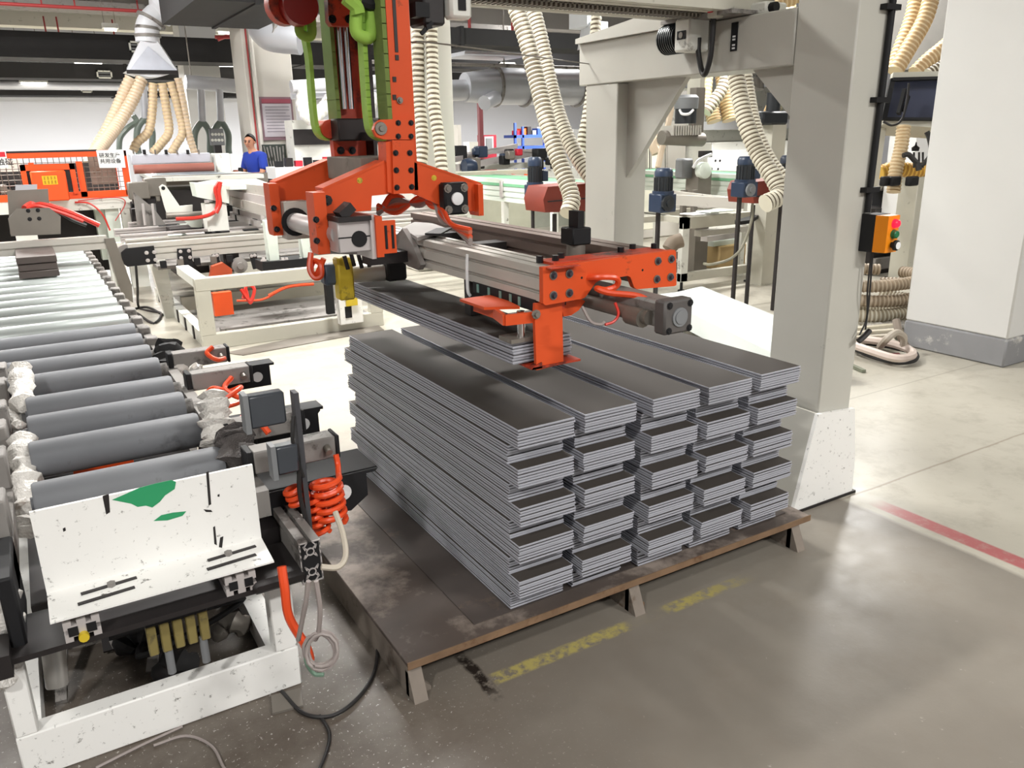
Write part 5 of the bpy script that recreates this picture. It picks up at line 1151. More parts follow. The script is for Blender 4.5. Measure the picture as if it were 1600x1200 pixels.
q0, q1 = AY(508, 440, 6.45), AY(524, 490, 6.45); b = MB(); b.box(q0.x, q1.x, 6.45, 6.5, q1.z, q0.z); b.part('black_track', BLACK, t)
b = MB(); b.box(q1.x+.1, q1.x+.2, 6.44, 6.46, q1.z+.05, q0.z+.05); b.part('yellow_tag', YELLOW, t)
# light leg seen under the held planks
for px0, px1, y, lb in ((600, 612, 7.2, 'short pale leg under the held planks, left one'), (631, 634, 7.0, 'thin dark leg under the held planks')):
    p, q = AY(px0, 455, y), AY(px1, 512, y); b = MB(); b.box(p.x, q.x, y, y+.06, 0, .62); b.thing('table_leg', CREAM if px1-px0 > 5 else DARK, lb, 'leg')
# cables on floor between rollers and frame
b = MB(); b.tube([AZ(212, 410, .5), AZ(215, 450, .25), AZ(217, 480, .02), AZ(235, 486, .01), AZ(252, 490, .01), AZ(240, 505, .01), AZ(215, 490, .01), AZ(205, 485, .01), AZ(230, 480, .01), AZ(255, 492, .01)], .012, 7); b.thing('floor_cable', CABLEK, 'black cable tangle on the floor right of the far rollers', 'cable')
b = MB(); b.tube([AX(180, 430, .75), AX(186, 455, .72), AX(190, 462, .7)], .018, 7); b.tube([AX(182, 425, .75), AX(187, 440, .72), AX(189, 458, .7)], .014, 7); b.thing('orange_hose_end', TUBE_O, 'orange hose hanging at the end of the crossbeam post', 'hose')
# ================================================================== man in blue at the belt table
def skin(name, joints, edges, mats, parent, label=None, sub=2):
    """joints: (point, radius); one continuous skinned surface"""
    me = bpy.data.meshes.new(name); me.from_pydata([tuple(Vector(p)) for p, r in joints], edges, [])
    ob = bpy.data.objects.new(name, me); COL.objects.link(ob)
    ob.modifiers.new('skin', 'SKIN'); sv = me.skin_vertices[0].data
    for i, (p, r) in enumerate(joints):
        sv[i].radius = r if isinstance(r, tuple) else (r, r); sv[i].use_root = (i == 0)
    ob.modifiers.new('sub', 'SUBSURF').levels = sub
    dg = bpy.context.evaluated_depsgraph_get(); m2 = bpy.data.meshes.new_from_object(ob.evaluated_get(dg)); bpy.data.objects.remove(ob)
    org = Vector(parent['org']); m2.transform(Matrix.Translation(-org)); m2.materials.clear(); m2.materials.append(mats)
    m2.polygons.foreach_set('use_smooth', [True]*len(m2.polygons))
    o = bpy.data.objects.new(name, m2); COL.objects.link(o); o.parent = parent; o['org'] = tuple(org)
    if label: o['label'] = label
    return o
pt = AY(401, 245, 12.6); bx, by = pt.x, 12.6
t = thing('person', 'man in a blue polo shirt working with both hands at the far table', 'person', (bx, by, 0))
Hh = 1.66
fwd = Vector((-.93, -.37, 0)).normalized(); hf = Vector((-.62, -.78, 0)).normalized(); side = Vector((fwd.y, -fwd.x, 0))     # he faces left, side = his right... seen from here
B = Vector((bx, by, 0))
hs = Vector((hf.y, -hf.x, 0)); HC = B0 = None
def hq(f, s, z): return B+fwd*.09+hf*(f-.09)+hs*s+Vector((0, 0, z))
def q(f, s, z): return B+fwd*f+side*s+Vector((0, 0, z))
hand = [q(.30, -.06, 1.10), q(.31, .07, 1.10)]
J = [(q(0, 0, .92), (.15, .11)), (q(.01, 0, 1.06), (.145, .11)), (q(.03, 0, 1.22), (.16, .115)), (q(.04, 0, 1.34), (.13, .09)), (q(.06, 0, 1.42), .055), (q(.085, 0, 1.475), .05),
     (q(.10, 0, 1.53), (.072, .085)), (q(.10, 0, 1.585), (.07, .082)), (q(.09, 0, 1.63), (.045, .055)),
     (q(.03, .17, 1.35), .06), (q(.06, .22, 1.20), .048), (q(.10, .23, 1.09), .042), (q(.22, .14, 1.09), .034), (hand[1], .03),
     (q(.03, -.17, 1.35), .06), (q(.06, -.22, 1.20), .048), (q(.10, -.22, 1.09), .042), (q(.22, -.13, 1.09), .034), (hand[0], .03),
     (q(0, .09, .80), .085), (q(.01, .10, .46), .06), (q(-.01, .10, .09), .042), (q(.10, .11, .04), .035),
     (q(0, -.09, .80), .085), (q(.01, -.10, .46), .06), (q(-.01, -.10, .09), .042), (q(.10, -.11, .04), .035)]
E_ = [(0, 1), (1, 2), (2, 3), (3, 4), (4, 5), (5, 6), (6, 7), (7, 8), (3, 9), (9, 10), (10, 11), (11, 12), (12, 13), (3, 14), (14, 15), (15, 16), (16, 17), (17, 18),
      (0, 19), (19, 20), (20, 21), (21, 22), (0, 23), (23, 24), (24, 25), (25, 26)]
skin('body', J, E_, SKIN, t)
SJ = [(q(0, 0, .88), (.165, .125)), (q(.01, 0, 1.06), (.16, .125)), (q(.03, 0, 1.22), (.178, .13)), (q(.04, 0, 1.345), (.145, .105)), (q(.055, 0, 1.415), .066),
      (q(.03, .175, 1.35), .076), (q(.06, .225, 1.19), .068), (q(.07, .228, 1.15), .067), (q(.03, -.175, 1.35), .076), (q(.06, -.225, 1.19), .068), (q(.07, -.226, 1.15), .067)]
skin('polo_shirt', SJ, [(0, 1), (1, 2), (2, 3), (3, 4), (3, 5), (5, 6), (6, 7), (3, 8), (8, 9), (9, 10)], SHIRT, t, 'blue polo shirt')
TJ = [(q(0, 0, .90), (.16, .12)), (q(0, .09, .80), .096), (q(.01, .10, .46), .074), (q(-.01, .10, .08), .06), (q(0, -.09, .80), .096), (q(.01, -.10, .46), .074), (q(-.01, -.10, .08), .06)]
skin('trousers', TJ, [(0, 1), (1, 2), (2, 3), (0, 4), (4, 5), (5, 6)], TROUSER, t)
for s in (-1, 1):
    b = MB(); b.tube([q(-.07, s*.1, .05), q(.05, s*.105, .05), q(.17, s*.11, .035)], .045, 10); b.part('shoe', BLACK, t)
# hair: short cap on the back and top
b = MB(); c = q(.082, 0, 1.565)
def hair_pt(th, ph, r=(.098, .080, .108)):
    v = hf*(math.cos(th)*math.cos(ph)*r[0])+hs*(math.sin(th)*math.cos(ph)*r[1])+Vector((0, 0, math.sin(ph)*r[2])); return c+v
k0 = len(b.v); NT, NPH = 20, 7
for j in range(NPH):
    for i in range(NT):
        th = 2*math.pi*i/NT; front = (math.cos(th)+1)/2; lo = R(-22)+R(78)*front**1.5; b.v.append(tuple(hair_pt(th, lo+(R(90)-lo)*j/(NPH-1))))
for j in range(NPH-1):
    for i in range(NT): b.f.append([j*NT+i, j*NT+(i+1) % NT, (j+1)*NT+(i+1) % NT, (j+1)*NT+i]); b.m.append(0)
b.part('hair', HAIR, t, 'short black hair')
for s in (-1, 1):
    e = hq(.178, s*.03, 1.555); b = MB(); b.lathe([(.006, -.004), (.011, 0), (.006, .005)], e, hf, 10); b.part('eye', BLACK, t)
    e = hq(.175, s*.032, 1.575); b = MB(); b.bar(e-hs*.018, e+hs*.018, .01, .007); b.part('eyebrow', HAIR, t)
    e = hq(.095, s*.078, 1.545); b = MB(); b.lathe([(.012, -.008), (.02, 0), (.012, .008)], e, hs*s, 10); b.part('ear', SKIN, t)
b = MB(); b.tube([hq(.17, 0, 1.56), hq(.19, 0, 1.535), hq(.198, 0, 1.522), hq(.18, 0, 1.515)], .011, 8); b.part('nose', SKIN, t)
e = hq(.172, 0, 1.49); b = MB(); b.bar(e-hs*.024, e+hs*.024, .012, .007); b.part('mouth', mat('lips', (150, 84, 76), .5), t)
for s, h in ((1, hand[1]), (-1, hand[0])):
    for k in range(4):
        o_ = side*((k-1.5)*.016); L_ = (.05, .06, .057, .045)[k]
        b = MB(); b.sweep([h+o_+fwd*.01, h+o_+fwd*(.01+L_*.6)+Vector((0, 0, .006)), h+o_+fwd*(.01+L_)-Vector((0, 0, .012))], [.0095, .009, .007], 8); b.part('finger', SKIN, t)
    b = MB(); b.sweep([h-side*s*.02, h-side*s*.042+fwd*.02, h-side*s*.042+fwd*.045], [.011, .0105, .008], 8); b.part('thumb', SKIN, t)
# what he works at
t = thing('work_bench', 'small white bench in front of the man in blue', 'bench', (bx-.35, by-.2, 0))
b = MB(); b.box(bx-.8, bx-.26, by-.55, by+.1, 1.02, 1.05); b.box(bx-.7, bx-.62, by-.4, by, 0, 1.02); b.part('bench', W_, t)
p = AY(374, 248, by-.25); b = MB(); b.lathe([(.035, 0), (.037, .12), (.03, .15)], (p.x, by-.25, 1.05), (0, 0, 1), 14); b.thing('black_bottle', BLACK, 'black bottle standing in front of the man in blue', 'bottle')
p = AY(367, 250, by-.25); b = MB(); b.lathe([(.03, 0), (.05, .03), (.05, .09), (.03, .12)], (p.x-.02, by-.3, 1.05), (0, 0, 1), 14); b.thing('brown_jar', mat('brown_glazed', (130, 62, 40), .4), 'brown jar beside the black bottle', 'jar')
# dark slatted stuff right of him
t = thing('slatted_rack', 'dark rack with pale slats right of the man in blue', 'rack', (bx+.45, 12.9, 0))
p, q_ = AY(408, 226, 12.9), AY(448, 262, 12.9); b = MB(); b.box(p.x, q_.x, 12.84, 12.88, q_.z, p.z); b.part('rack_back', mat('dark_green_board', (48, 56, 50), .6), t)
for k in range(7): b = MB(); b.bar(AY(412+5*k, 228+2*(k % 2), 12.83), AY(420+4*k, 260, 12.83), .02, .012); b.part('slat', ALUD, t)
b = MB(); b.box(p.x, q_.x, 12.84, 12.9, 0, q_.z); b.part('stand', DARK, t)
# ================================================================== middle and right background
rr3 = random.Random(21)
def PYc(pts, y): return [(AY(px, py, y).x, AY(px, py, y).z) for px, py in pts]
# hanging hoses
b = MB(); b.hose([AD(652, -10, 8.7), AD(653, 60, 8.7), AD(655, 150, 8.8), AD(660, 220, 8.8), AD(656, 275, 8.8)], .072, .055, 14); b.thing('hanging_hose', [HOSE, HOSED], 'left ribbed hose hanging just right of the orange mast', 'hose', 'ribbed hoses beside the mast')
b = MB(); b.hose([AD(673, 0, 8.6), AD(675, 80, 8.7), AD(678, 160, 8.7), AD(686, 220, 8.7), AD(692, 280, 8.7)], .07, .055, 14); b.thing('hanging_hose', [HOSE, HOSED], 'right one of the two ribbed hoses beside the orange mast', 'hose', 'ribbed hoses beside the mast')
b = MB(); b.hose([AD(800, -5, 6.2), AD(822, 60, 6.2), AD(840, 130, 6.2), AD(860, 210, 6.15), AD(880, 270, 6.1), AD(893, 310, 6.05), AD(888, 334, 6.0)], .068, .034, 16); b.thing('hanging_hose', [HOSE, HOSED], 'nearer of the two long ribbed hoses sweeping down to the rear gantry leg', 'hose', 'long ribbed hoses by the rear gantry leg')
b = MB(); b.hose([AD(828, -5, 6.9), AD(845, 60, 6.9), AD(862, 140, 6.9), AD(880, 200, 6.8), AD(905, 250, 6.7), AD(940, 300, 6.6)], .066, .034, 16); b.thing('hanging_hose', [HOSE, HOSED], 'farther of the two long ribbed hoses passing behind the rear gantry leg', 'hose', 'long ribbed hoses by the rear gantry leg')
b = MB(); b.hose([AD(938, -120, 8.5), AD(932, 20, 8.5), AD(925, 130, 8.5), AD(918, 180, 8.5), AD(910, 220, 8.5), AD(906, 255, 8.5)], .06, .05, 12); b.thing('hanging_hose', [HOSE, HOSED], 'short pale hose left of the rear gantry leg', 'hose')
b = MB(); b.hose([AD(1142, 70, 6.2), AD(1152, 130, 6.2), AD(1165, 190, 6.15), AD(1185, 240, 6.1), AD(1210, 280, 6.0), AD(1218, 305, 5.95), AD(1196, 318, 5.9)], .068, .034, 16); b.thing('hanging_hose', [HOSE, HOSED], 'ribbed hose hooking into the orange suction box under the gantry beam', 'hose', 'ribbed hoses under the gantry beam')
b = MB(); b.hose([AD(1158, 70, 6.9), AD(1168, 140, 6.9), AD(1180, 200, 6.8), AD(1205, 255, 6.7), AD(1240, 295, 6.6)], .06, .034, 16); b.thing('hanging_hose', [HOSE, HOSED], 'thinner ribbed hose behind the hooking one under the gantry beam', 'hose', 'ribbed hoses under the gantry beam')
# orange suction boxes
def sbox(pts, y, dep, lb):
    tt = thing('suction_box', lb, 'box', tuple(AY(pts[0][0], pts[0][1], y)))
    b = MB(); b.prism(PYc(pts, y), 'y', y, y+dep); b.part('casing', mat('rust_orange_paint', (116, 40, 22), .5, var=.12) if 'rust_orange_paint' not in MATS else MATS['rust_orange_paint'], tt)
    b = MB(); b.prism(PYc([(pts[0][0], pts[0][1]+22), (pts[1][0], pts[1][1]+22), (pts[1][0], pts[1][1]+24), (pts[0][0], pts[0][1]+24)], y-.004), 'y', y-.006, y); b.part('seam', DARK, tt)
    b = MB(); q = AY(sum(p[0] for p in pts)/len(pts), pts[2][1]+6, y+.1); b.cyl((q.x, y+.25, 0), (q.x, y+.25, q.z), .02, 8); b.part('stand', DARK, tt)
sbox([(856, 292), (926, 286), (926, 330), (852, 332), (849, 312)], 5.6, .3, 'rust orange suction box at the foot of the long ribbed hose')
sbox([(1182, 284), (1224, 280), (1224, 316), (1178, 318), (1176, 298)], 5.0, .3, 'rust orange suction box behind the near gantry leg')
# geared motors: body, cap, gearbox, shaft flange
def motor(px, top, mid, bot, wpx, d, lb, side_=1, m1=MOTORK, m2=MOTOR, wheel=True):
    a, c, e = AD(px, top, d), AD(px, mid, d), AD(px, bot, d); r = wpx/2/FPX*d*1.18
    tt = thing('geared_motor', lb, 'motor', tuple(e), 'upright geared motors')
    h = a.z-c.z; z0 = c.z; z1 = a.z
    b = MB(); b.cyl((c.x, c.y, z0), (c.x, c.y, z0+h*.68), r, 20)
    for k in range(16):
        th = 2*math.pi*k/16; p = Vector((c.x+r*1.02*math.cos(th), c.y+r*1.02*math.sin(th), z0+h*.08)); b.bar(p, p+Vector((0, 0, h*.55)), r*.08, r*.12)
    b.part('stator', m1, tt)
    b = MB(); b.lathe([(r*1.05, h*.68), (r*1.05, h*.86), (r*.95, h*.95), (r*.8, h)], (c.x, c.y, z0), (0, 0, 1), 20); b.part('fan_cover', m2, tt)
    b = MB(); b.lathe([(r*1.25, -.01), (r*1.25, .02)], (c.x, c.y, z0), (0, 0, 1), 20); b.part('flange', m2, tt)
    b = MB(); g = (c.z-e.z); b.box(c.x-r*1.25, c.x+r*1.15, c.y-r*1.1, c.y+r*1.1, e.z, c.z, bev=r*.12); b.part('gearbox', m2, tt)
    if wheel:
        b = MB(); b.lathe([(g*.42, 0), (g*.42, r*.3), (g*.2, r*.35), (g*.2, r*.5)], (c.x-r*.3, c.y-r*1.1, (c.z+e.z)/2), (0, -1, 0), 18); b.part('shaft_flange', GREYP if side_ > 0 else MOTORK, tt)
    if side_ > 0: b = MB(); b.box(c.x+r*.9, c.x+r*2.0, c.y-r*.6, c.y+r*.6, z0+h*.1, z0+h*.5, bev=r*.1); b.part('terminal_box', m2, tt)
    b = MB(); b.box(c.x-r*.2, c.x+r*.2, c.y+r*.5, c.y+r*.9, 0, e.z); b.part('pedestal', DARK, tt)
motor(836, 245, 288, 318, 18, 7.2, 'geared motor left of the rear gantry leg, beside a ribbed hose')
motor(1036, 262, 302, 332, 23, 6.6, 'largest upright motor, black with a dark blue cap, right of the rear gantry leg', side_=0)
motor(1164, 244, 284, 308, 22, 6.6, 'dark blue motor with a round flange left of the near gantry leg')
motor(1232, 242, 280, 300, 24, 7.0, 'motor half hidden behind the near gantry leg', side_=0)
# conveyors with green edged aluminium sides (run away from us)
def lconv(x, y0, y1, z, lb):
    tt = thing('side_conveyor', lb, 'conveyor', (x+.2, (y0+y1)/2, 0))
    b = MB(); b.prism(slotted(x, x+.05, z-.24, z, nl=(.2, .45, .7), nr=(.5,), nt=(), nb=(), w=.009, d=.012), 'y', y0, y1); b.part('side_profile', PALE, tt)
    b = MB(); b.box(x-.003, x, y0, y1, z-.075, z-.045); b.part('green_stripe', BELTG, tt)
    b = MB(); b.box(x+.05, x+.55, y0, y1, z-.03, z-.01); b.part('belt', BELTG, tt)
    b = MB(); b.box(x+.55, x+.6, y0, y1, z-.24, z); b.part('side_profile', ALU, tt)
    for y in (y0+.2, (y0+y1)/2, y1-.3):
        b = MB(); b.box(x-.02, x, y-.03, y+.03, z-.2, z-.02, bev=.004); b.part('joint_plate', ALUL, tt)
        b = MB(); b.box(x+.0, x+.06, y-.03, y+.03, 0, z-.24); b.part('leg', W_, tt)
lconv(4.55, 6.6, 8.95, 1.13, 'green edged side conveyor behind the orange crosshead, left of the hoses')
lconv(6.9, 6.3, 9.6, 1.12, 'green edged side conveyor under the gantry beam, behind the motors')
t = thing('lower_rail', 'grey aluminium rail on plates in front of the green edged conveyor under the gantry', 'rail', (6.3, 6.5, .8))
b = MB(); b.bar(AZ(1050, 312, .93), AZ(1160, 318, .93), .06, .10); b.bar(AZ(1050, 300, .98), AZ(1150, 312, .95), .03, .03); b.part('rail', ALU, t)
for px in (1085, 1068): b = MB(); q = AZ(px, 312, .9); b.box(q.x-.03, q.x+.03, q.y-.02, q.y+.02, .72, 1.0); b.part('stand', STEEL, t)
# white tables
t = thing('white_table', 'white steel table with papers on it between the gantry legs', 'table', (6.2, 6.4, 0))
y = 6.15; xl, xr2 = AY(1068, 341, y).x, AY(1186, 335, y).x; zt = .76
b = MB(); b.box(xl, xr2, y, y+.06, zt-.12, zt, bev=.004); b.box(xl, xr2, y+.7, y+.76, zt-.06, zt); b.box(xl, xl+.06, y, y+.76, zt-.06, zt); b.part('top_frame', CREAM, t)
b = MB(); b.box(xl, xr2, y, y+.06, .10, .19, bev=.004); b.part('lower_beam', CREAM, t)
for x in (xl, xr2-.09): b = MB(); b.box(x, x+.09, y, y+.06, .10, zt); b.part('leg', W_, t)
for x in (xl+.04, xr2-.08): b = MB(); b.cyl((x, y+.03, 0), (x, y+.03, .1), .015, 8); b.lathe([(.04, 0), (.035, .015)], (x, y+.03, 0), (0, 0, 1), 12); b.part('foot', BLACK, t)
for x in (xl-.3,): b = MB(); b.box(x, x+.05, y+.6, y+.65, 0, zt-.02); b.box(x, xl+.1, y+.3, y+.66, zt-.06, zt); b.part('wing', CREAM, t)
for k, (px, py) in enumerate(((1095, 332), (1120, 328), (1108, 322))):
    q = AZ(px, py, .78+.02*k); b = MB(); b.box(q.x-.18, q.x+.16, q.y-.1, q.y+.12, .765+.02*k, .775+.02*k); b.thing('board_sheet', [PAPER, PALE, STEEL][k], ['white sheet lying on the white table, lowest', 'pale sheet on the white table, middle one', 'grey sheet on the white table, uppermost and farthest'][k], 'sheet')
b = MB(); b.prism([tuple(AZ(*q, .72).xy) for q in ((1148, 346), (1190, 335), (1174, 346), (1150, 349))], 'z', .70, .735); b.thing('black_sheet', BLACK, 'black triangular sheet at the right end of the white table', 'sheet')
b = MB(); b.tube([AD(1176, 318, 6.7), AD(1174, 345, 6.7), AD(1160, 385, 6.7), AD(1140, 405, 6.7), AD(1112, 413, 6.7), AD(1100, 412, 6.8)], .012, 7); b.thing('hanging_cable', mat('olive_cable', (120, 116, 98), .5), 'olive cable drooping from the motor to the floor frame', 'cable')
# under-table things
b = MB(); q = AY(1155, 392, 6.9); b.box(q.x-.32, q.x+.12, 6.9, 7.3, .0, .28, bev=.01); b.thing('cardboard_box', CARD, 'brown cardboard box on the floor behind the white table', 'box')
for k in range(3): b = MB(); q0, q1 = AZ(1090+10*k, 365+8*k, .55-.12*k), AZ(1180, 355+8*k, .55-.12*k); b.bar(q0, q1, .1, .06); b.thing('floor_profile', [ALU, ALUL, PALE][k], ['upper aluminium profile behind the white table legs', 'middle aluminium profile behind the white table legs', 'lowest pale profile behind the white table legs'][k], 'profile')
b = MB(); b.hose([AZ(1185, 395, .06), AZ(1200, 385, .2), AZ(1212, 372, .35), AZ(1205, 368, .4)], .05, .04, 10); b.thing('floor_hose', [HOSE, HOSED], 'ribbed hose rising from the floor left of the near gantry leg', 'hose')
b = MB(); b.tube([AZ(1180, 418, .05), AZ(1210, 412, .05), AZ(1225, 400, .05)], .05, 10); b.thing('floor_hose', mat('dusty_brown_hose', (120, 106, 90), .6), 'smooth dusty hose on the floor left of the near gantry leg', 'hose')
b = MB(); b.tube([AD(1065, 375, 7.6), AD(1052, 380, 7.6), AD(1045, 390, 7.6)], .07, 10); b.thing('floor_hose', MATS['dusty_brown_hose'], 'short dusty hose left of the white table', 'hose')
# white sloping tray behind the stacks
t = thing('white_tray', 'long low white metal tray behind the rightmost stack', 'tray', (4.3, 4.2, 0))
d_ = Vector((.32, .947, 0)).normalized(); n_ = Vector((d_.y, -d_.x, 0)); T0 = Vector((3.93, 3.37, 0))
def TL(u, v, z): p = T0+d_*u+n_*v; return (p.x, p.y, z)
L_ = 1.95; sec = [(0, .10), (0, .245), (.006, .252), (.22, .265), (.42, .30), (.44, .30), (.44, .10)]
vs = [TL(0, v, z) for v, z in sec]+[TL(L_, v, z) for v, z in sec]; n = len(sec)
b = MB(); b.add(vs, [list(range(n)), list(range(n, 2*n))]+[[i, (i+1) % n, n+(i+1) % n, n+i] for i in range(n)]); b.part('tray_body', mat('smooth_white_enamel', (208, 215, 213), .35, var=.03), t)
for u in (.3, 1.5):
    b = MB(); b.bar(TL(u, .04, .10), TL(u, .04, .0), .05, .05, up=tuple(d_)); b.bar(TL(u, .40, .10), TL(u, .40, .0), .05, .05, up=tuple(d_)); b.part('foot', STEEL, t)
# ------------------------------------------------------------------ white machine with tan hoses
t = thing('white_press_machine', 'big white machine body with panel joints behind the ribbed hoses', 'machine', (9.6, 9.6, 0))
y = 9.2; a = AY(1115, 187, y); c = AY(1228, 270, y)
x0, x1 = a.x, c.x+.6
b = MB(); b.box(x0, x1, y, y+1.6, 0, 1.42, bev=.01); b.box(x0-.05, x1, y+.2, y+1.6, 1.42, 1.72, bev=.02); b.box(x0+.3, x1, y+.5, y+1.6, 1.72, 2.25, bev=.01); b.part('body', W_, t)
b = MB(); b.prism([(x0-.05, 1.60), (x1, 1.60), (x1, 1.75), (x0-.05, 1.72)], 'y', y-.06, y+.2); b.part('ledge', HOODM, t)
b = MB(); b.box(x0-.1, x0+.9, y-.03, y, .7, 1.30, bev=.006); b.part('front_panel', PAPER, t)
bolts(t, [AY(px, py, y-.035) for px, py in ((1112, 264), (1122, 264), (1118, 251), (1125, 251))], (0, -1, 0), .014, .008, BOLT)
b = MB(); b.box(x0-.9, x0-.05, y+.5, y+1.3, 0, 1.75, bev=.02); b.part('grey_column', COLG, t)
b = MB(); b.box(x0-1.25, x0-.95, y+.1, y+.4, .2, 1.45, bev=.01); b.part('cream_cabinet', mat('cream_panel', (226, 224, 206), .5), t)
def tan(pts, r, lb, m=(HOSET, HOSETD), pitch=.04):
    b = MB(); b.hose([AD(*p) for p in pts], r, pitch, 12); b.thing('tan_hose', list(m), lb, 'hose', 'tan hoses at the white machine')
tan([(1106, 60, 10.5), (1106, 110, 10.5), (1103, 150, 10.5), (1101, 165, 10.5)], .075, 'short yellowish hose left of the white machine top', pitch=.05)
tan([(1150, -80, 10.2), (1146, 20, 10.2), (1140, 90, 10.2), (1130, 135, 10.2), (1114, 160, 10.2), (1103, 175, 10.2)], .08, 'slanting ribbed hose in front of the white machine top', (HOSE, HOSED), .05)
tan([(1108, 155, 10.6), (1112, 172, 10.6), (1116, 190, 10.6)], .10, 'thick tan elbow standing on the white machine, left one')
tan([(1128, 110, 10.6), (1133, 150, 10.6), (1140, 188, 10.6)], .10, 'thick tan hose standing on the white machine, right one')
tan([(1236, -70, 9.5), (1230, 40, 9.5), (1222, 120, 9.5), (1215, 150, 9.7), (1196, 194, 10.6)], .09, 'tan hose at the right end of the white machine', pitch=.05)
tan([(1228, 145, 9.2), (1216, 165, 9.8), (1200, 196, 10.7)], .07, 'pale ribbed hose below the tan one at the right of the white machine', (HOSE, HOSED), .05)
# motor head on its bracket
t = thing('spindle_motor', 'grey spindle motor with fan ring hung on a bracket under the gantry beam', 'motor', tuple(AD(1070, 205, 8.6)))
c = AD(1071, 190, 8.6); r = .115
b = MB(); b.lathe([(r, -.02), (r, .13)], c, (0, 0, 1), 18); b.part('stator', MOTORK, t)
b = MB(); b.lathe([(r*1.1, .13), (r*1.15, .24), (r*.9, .27)], c, (0, 0, 1), 18); b.part('cap', GREYP, t)
for k in range(12):
    b = MB(); x = c.x-.26+k*.035; b.box(x, x+.018, c.y-.1, c.y+.1, c.z-.14, c.z-.04); b.part('cooling_fin', ALU, t)
b = MB(); b.cyl((c.x-.33, c.y, c.z-.16), (c.x+.25, c.y, c.z-.19), .075, 14); b.part('shaft_body', STEEL, t)
p, q = AD(1085, 110, 8.7), AD(1104, 150, 8.7); b = MB(); b.box(p.x, q.x, p.y-.1, p.y+.1, q.z, p.z+.5); b.part('hanger_arm', CREAM, t)
b = MB(); p = AD(1092, 175, 8.7); b.box(p.x-.05, p.x+.08, p.y, p.y+.1, p.z-.3, p.z+.25); b.part('slide', STEEL, t)
b = MB(); b.tube([AD(1062, 172, 8.45), AD(1066, 178, 8.4), AD(1076, 178, 8.4), AD(1083, 172, 8.45)], .014, 6); b.part('white_cable', PAPER, t)
t = thing('lever_gauge', 'small grey gear unit with a curved lever in front of the white machine', 'machinery', tuple(AD(1090, 262, 9.0)))
p = AD(1076, 262, 9.0); b = MB(); b.box(p.x-.08, p.x+.08, p.y, p.y+.15, p.z-.12, p.z+.1, bev=.02); b.part('gear_box', GREYP, t)
b = MB(); b.lathe([(.09, 0), (.09, .08), (.05, .1)], AD(1095, 266, 9.0), (0, -1, 0), 16); b.part('dial', PALE, t)
b = MB(); b.tube([AD(1083, 262, 8.9), AD(1090, 252, 8.9), AD(1100, 246, 8.9), AD(1112, 241, 8.9)], .018, 7); b.part('lever', PAPER, t)
b = MB(); p = AD(1107, 240, 9.0); b.box(p.x-.06, p.x+.06, p.y, p.y+.1, p.z-.04, p.z+.03); b.part('lever_stop', DARK, t)
b = MB(); p = AD(1110, 305, 9); b.box(p.x-.1, p.x+.1, p.y+.1, p.y+.3, 0, 1.2); b.part('pedestal', STEEL, t)
# things between the gantry rear leg and spindle
b = MB(); p, q = AD(1022, 168, 10), AD(1038, 188, 10); b.box(p.x, q.x+.1, p.y, p.y+.2, q.z, p.z); b.cyl((p.x+.1, p.y+.1, p.z), (p.x+.1, p.y+.1, 4.6), .015, 6); b.thing('dark_monitor', BLACK, 'small dark box high up between the rear leg and the spindle motor', 'box')
t = thing('upper_gallery', 'grey frame and pipes behind the gusset of the rear gantry leg', 'frame', tuple(AD(1040, 190, 10.5)))
b = MB(); b.bar(AD(1005, 190, 10.6), AD(1060, 186, 10.6), .06, .05); b.bar(AD(1030, 155, 10.6), AD(1075, 148, 10.6), .08, .1); b.part('rail', ALUD, t)
for px in (1010, 1016, 1041): b = MB(); b.cyl(AD(px, 120, 10.8), AD(px, 265, 10.8), .02, 6); b.part('upright', STEEL, t)
b = MB(); b.box(AD(1040, 120, 11).x, AD(1070, 120, 11).x, AD(1040, 120, 11).y, AD(1040, 120, 11).y+.3, AD(1040, 145, 11).z, AD(1040, 122, 11).z); b.part('window_panel', GALV, t)
b = MB(); b.tube([AD(1052, 150, 8.9), AD(1045, 190, 8.9), AD(1036, 225, 8.9), AD(1028, 262, 8.9)], .035, 8); b.tube([AD(1030, 215, 9.2), AD(1022, 226, 9.2), AD(1026, 240, 9.2)], .06, 8); b.thing('pale_hose', HOSEP, 'pale smooth hose slanting right of the rear gantry leg', 'hose')
b = MB(); q0 = AD(1010, 265, 12.6); b.box(q0.x, q0.x+.45, q0.y, q0.y+.5, 0, AD(1010, 225, 12.6).z); b.thing('dark_cabinet', mat('brown_grey_cabinet', (104, 96, 92), .6), 'dark cabinet right behind the rear gantry leg', 'cabinet')
b = MB()
for k, px in enumerate((1172, 1180, 1188)): b.cyl(AD(px, 60, 11.5), AD(px, 140, 11.5), .05+.02*(k == 1), 10)
b.thing('pipe_bundle', ALUD, 'bundle of grey pipes above the white machine', 'pipe')
t = thing('side_motor', 'dark motor end sticking out left of the near gantry leg', 'motor', tuple(AD(1206, 182, 8.0)))
b = MB(); p = AD(1206, 182, 8.0); b.box(p.x-.12, p.x+.25, p.y, p.y+.2, p.z-.08, p.z+.05, bev=.02); b.lathe([(.07, 0), (.07, .2)], p+Vector((.12, .1, .03)), (0, 0, 1), 14); b.part('motor_end', MOTORK, t)
b = MB(); b.box(p.x+.05, p.x+.25, p.y+.02, p.y+.18, 0, p.z-.08); b.part('motor_post', CREAM, t)
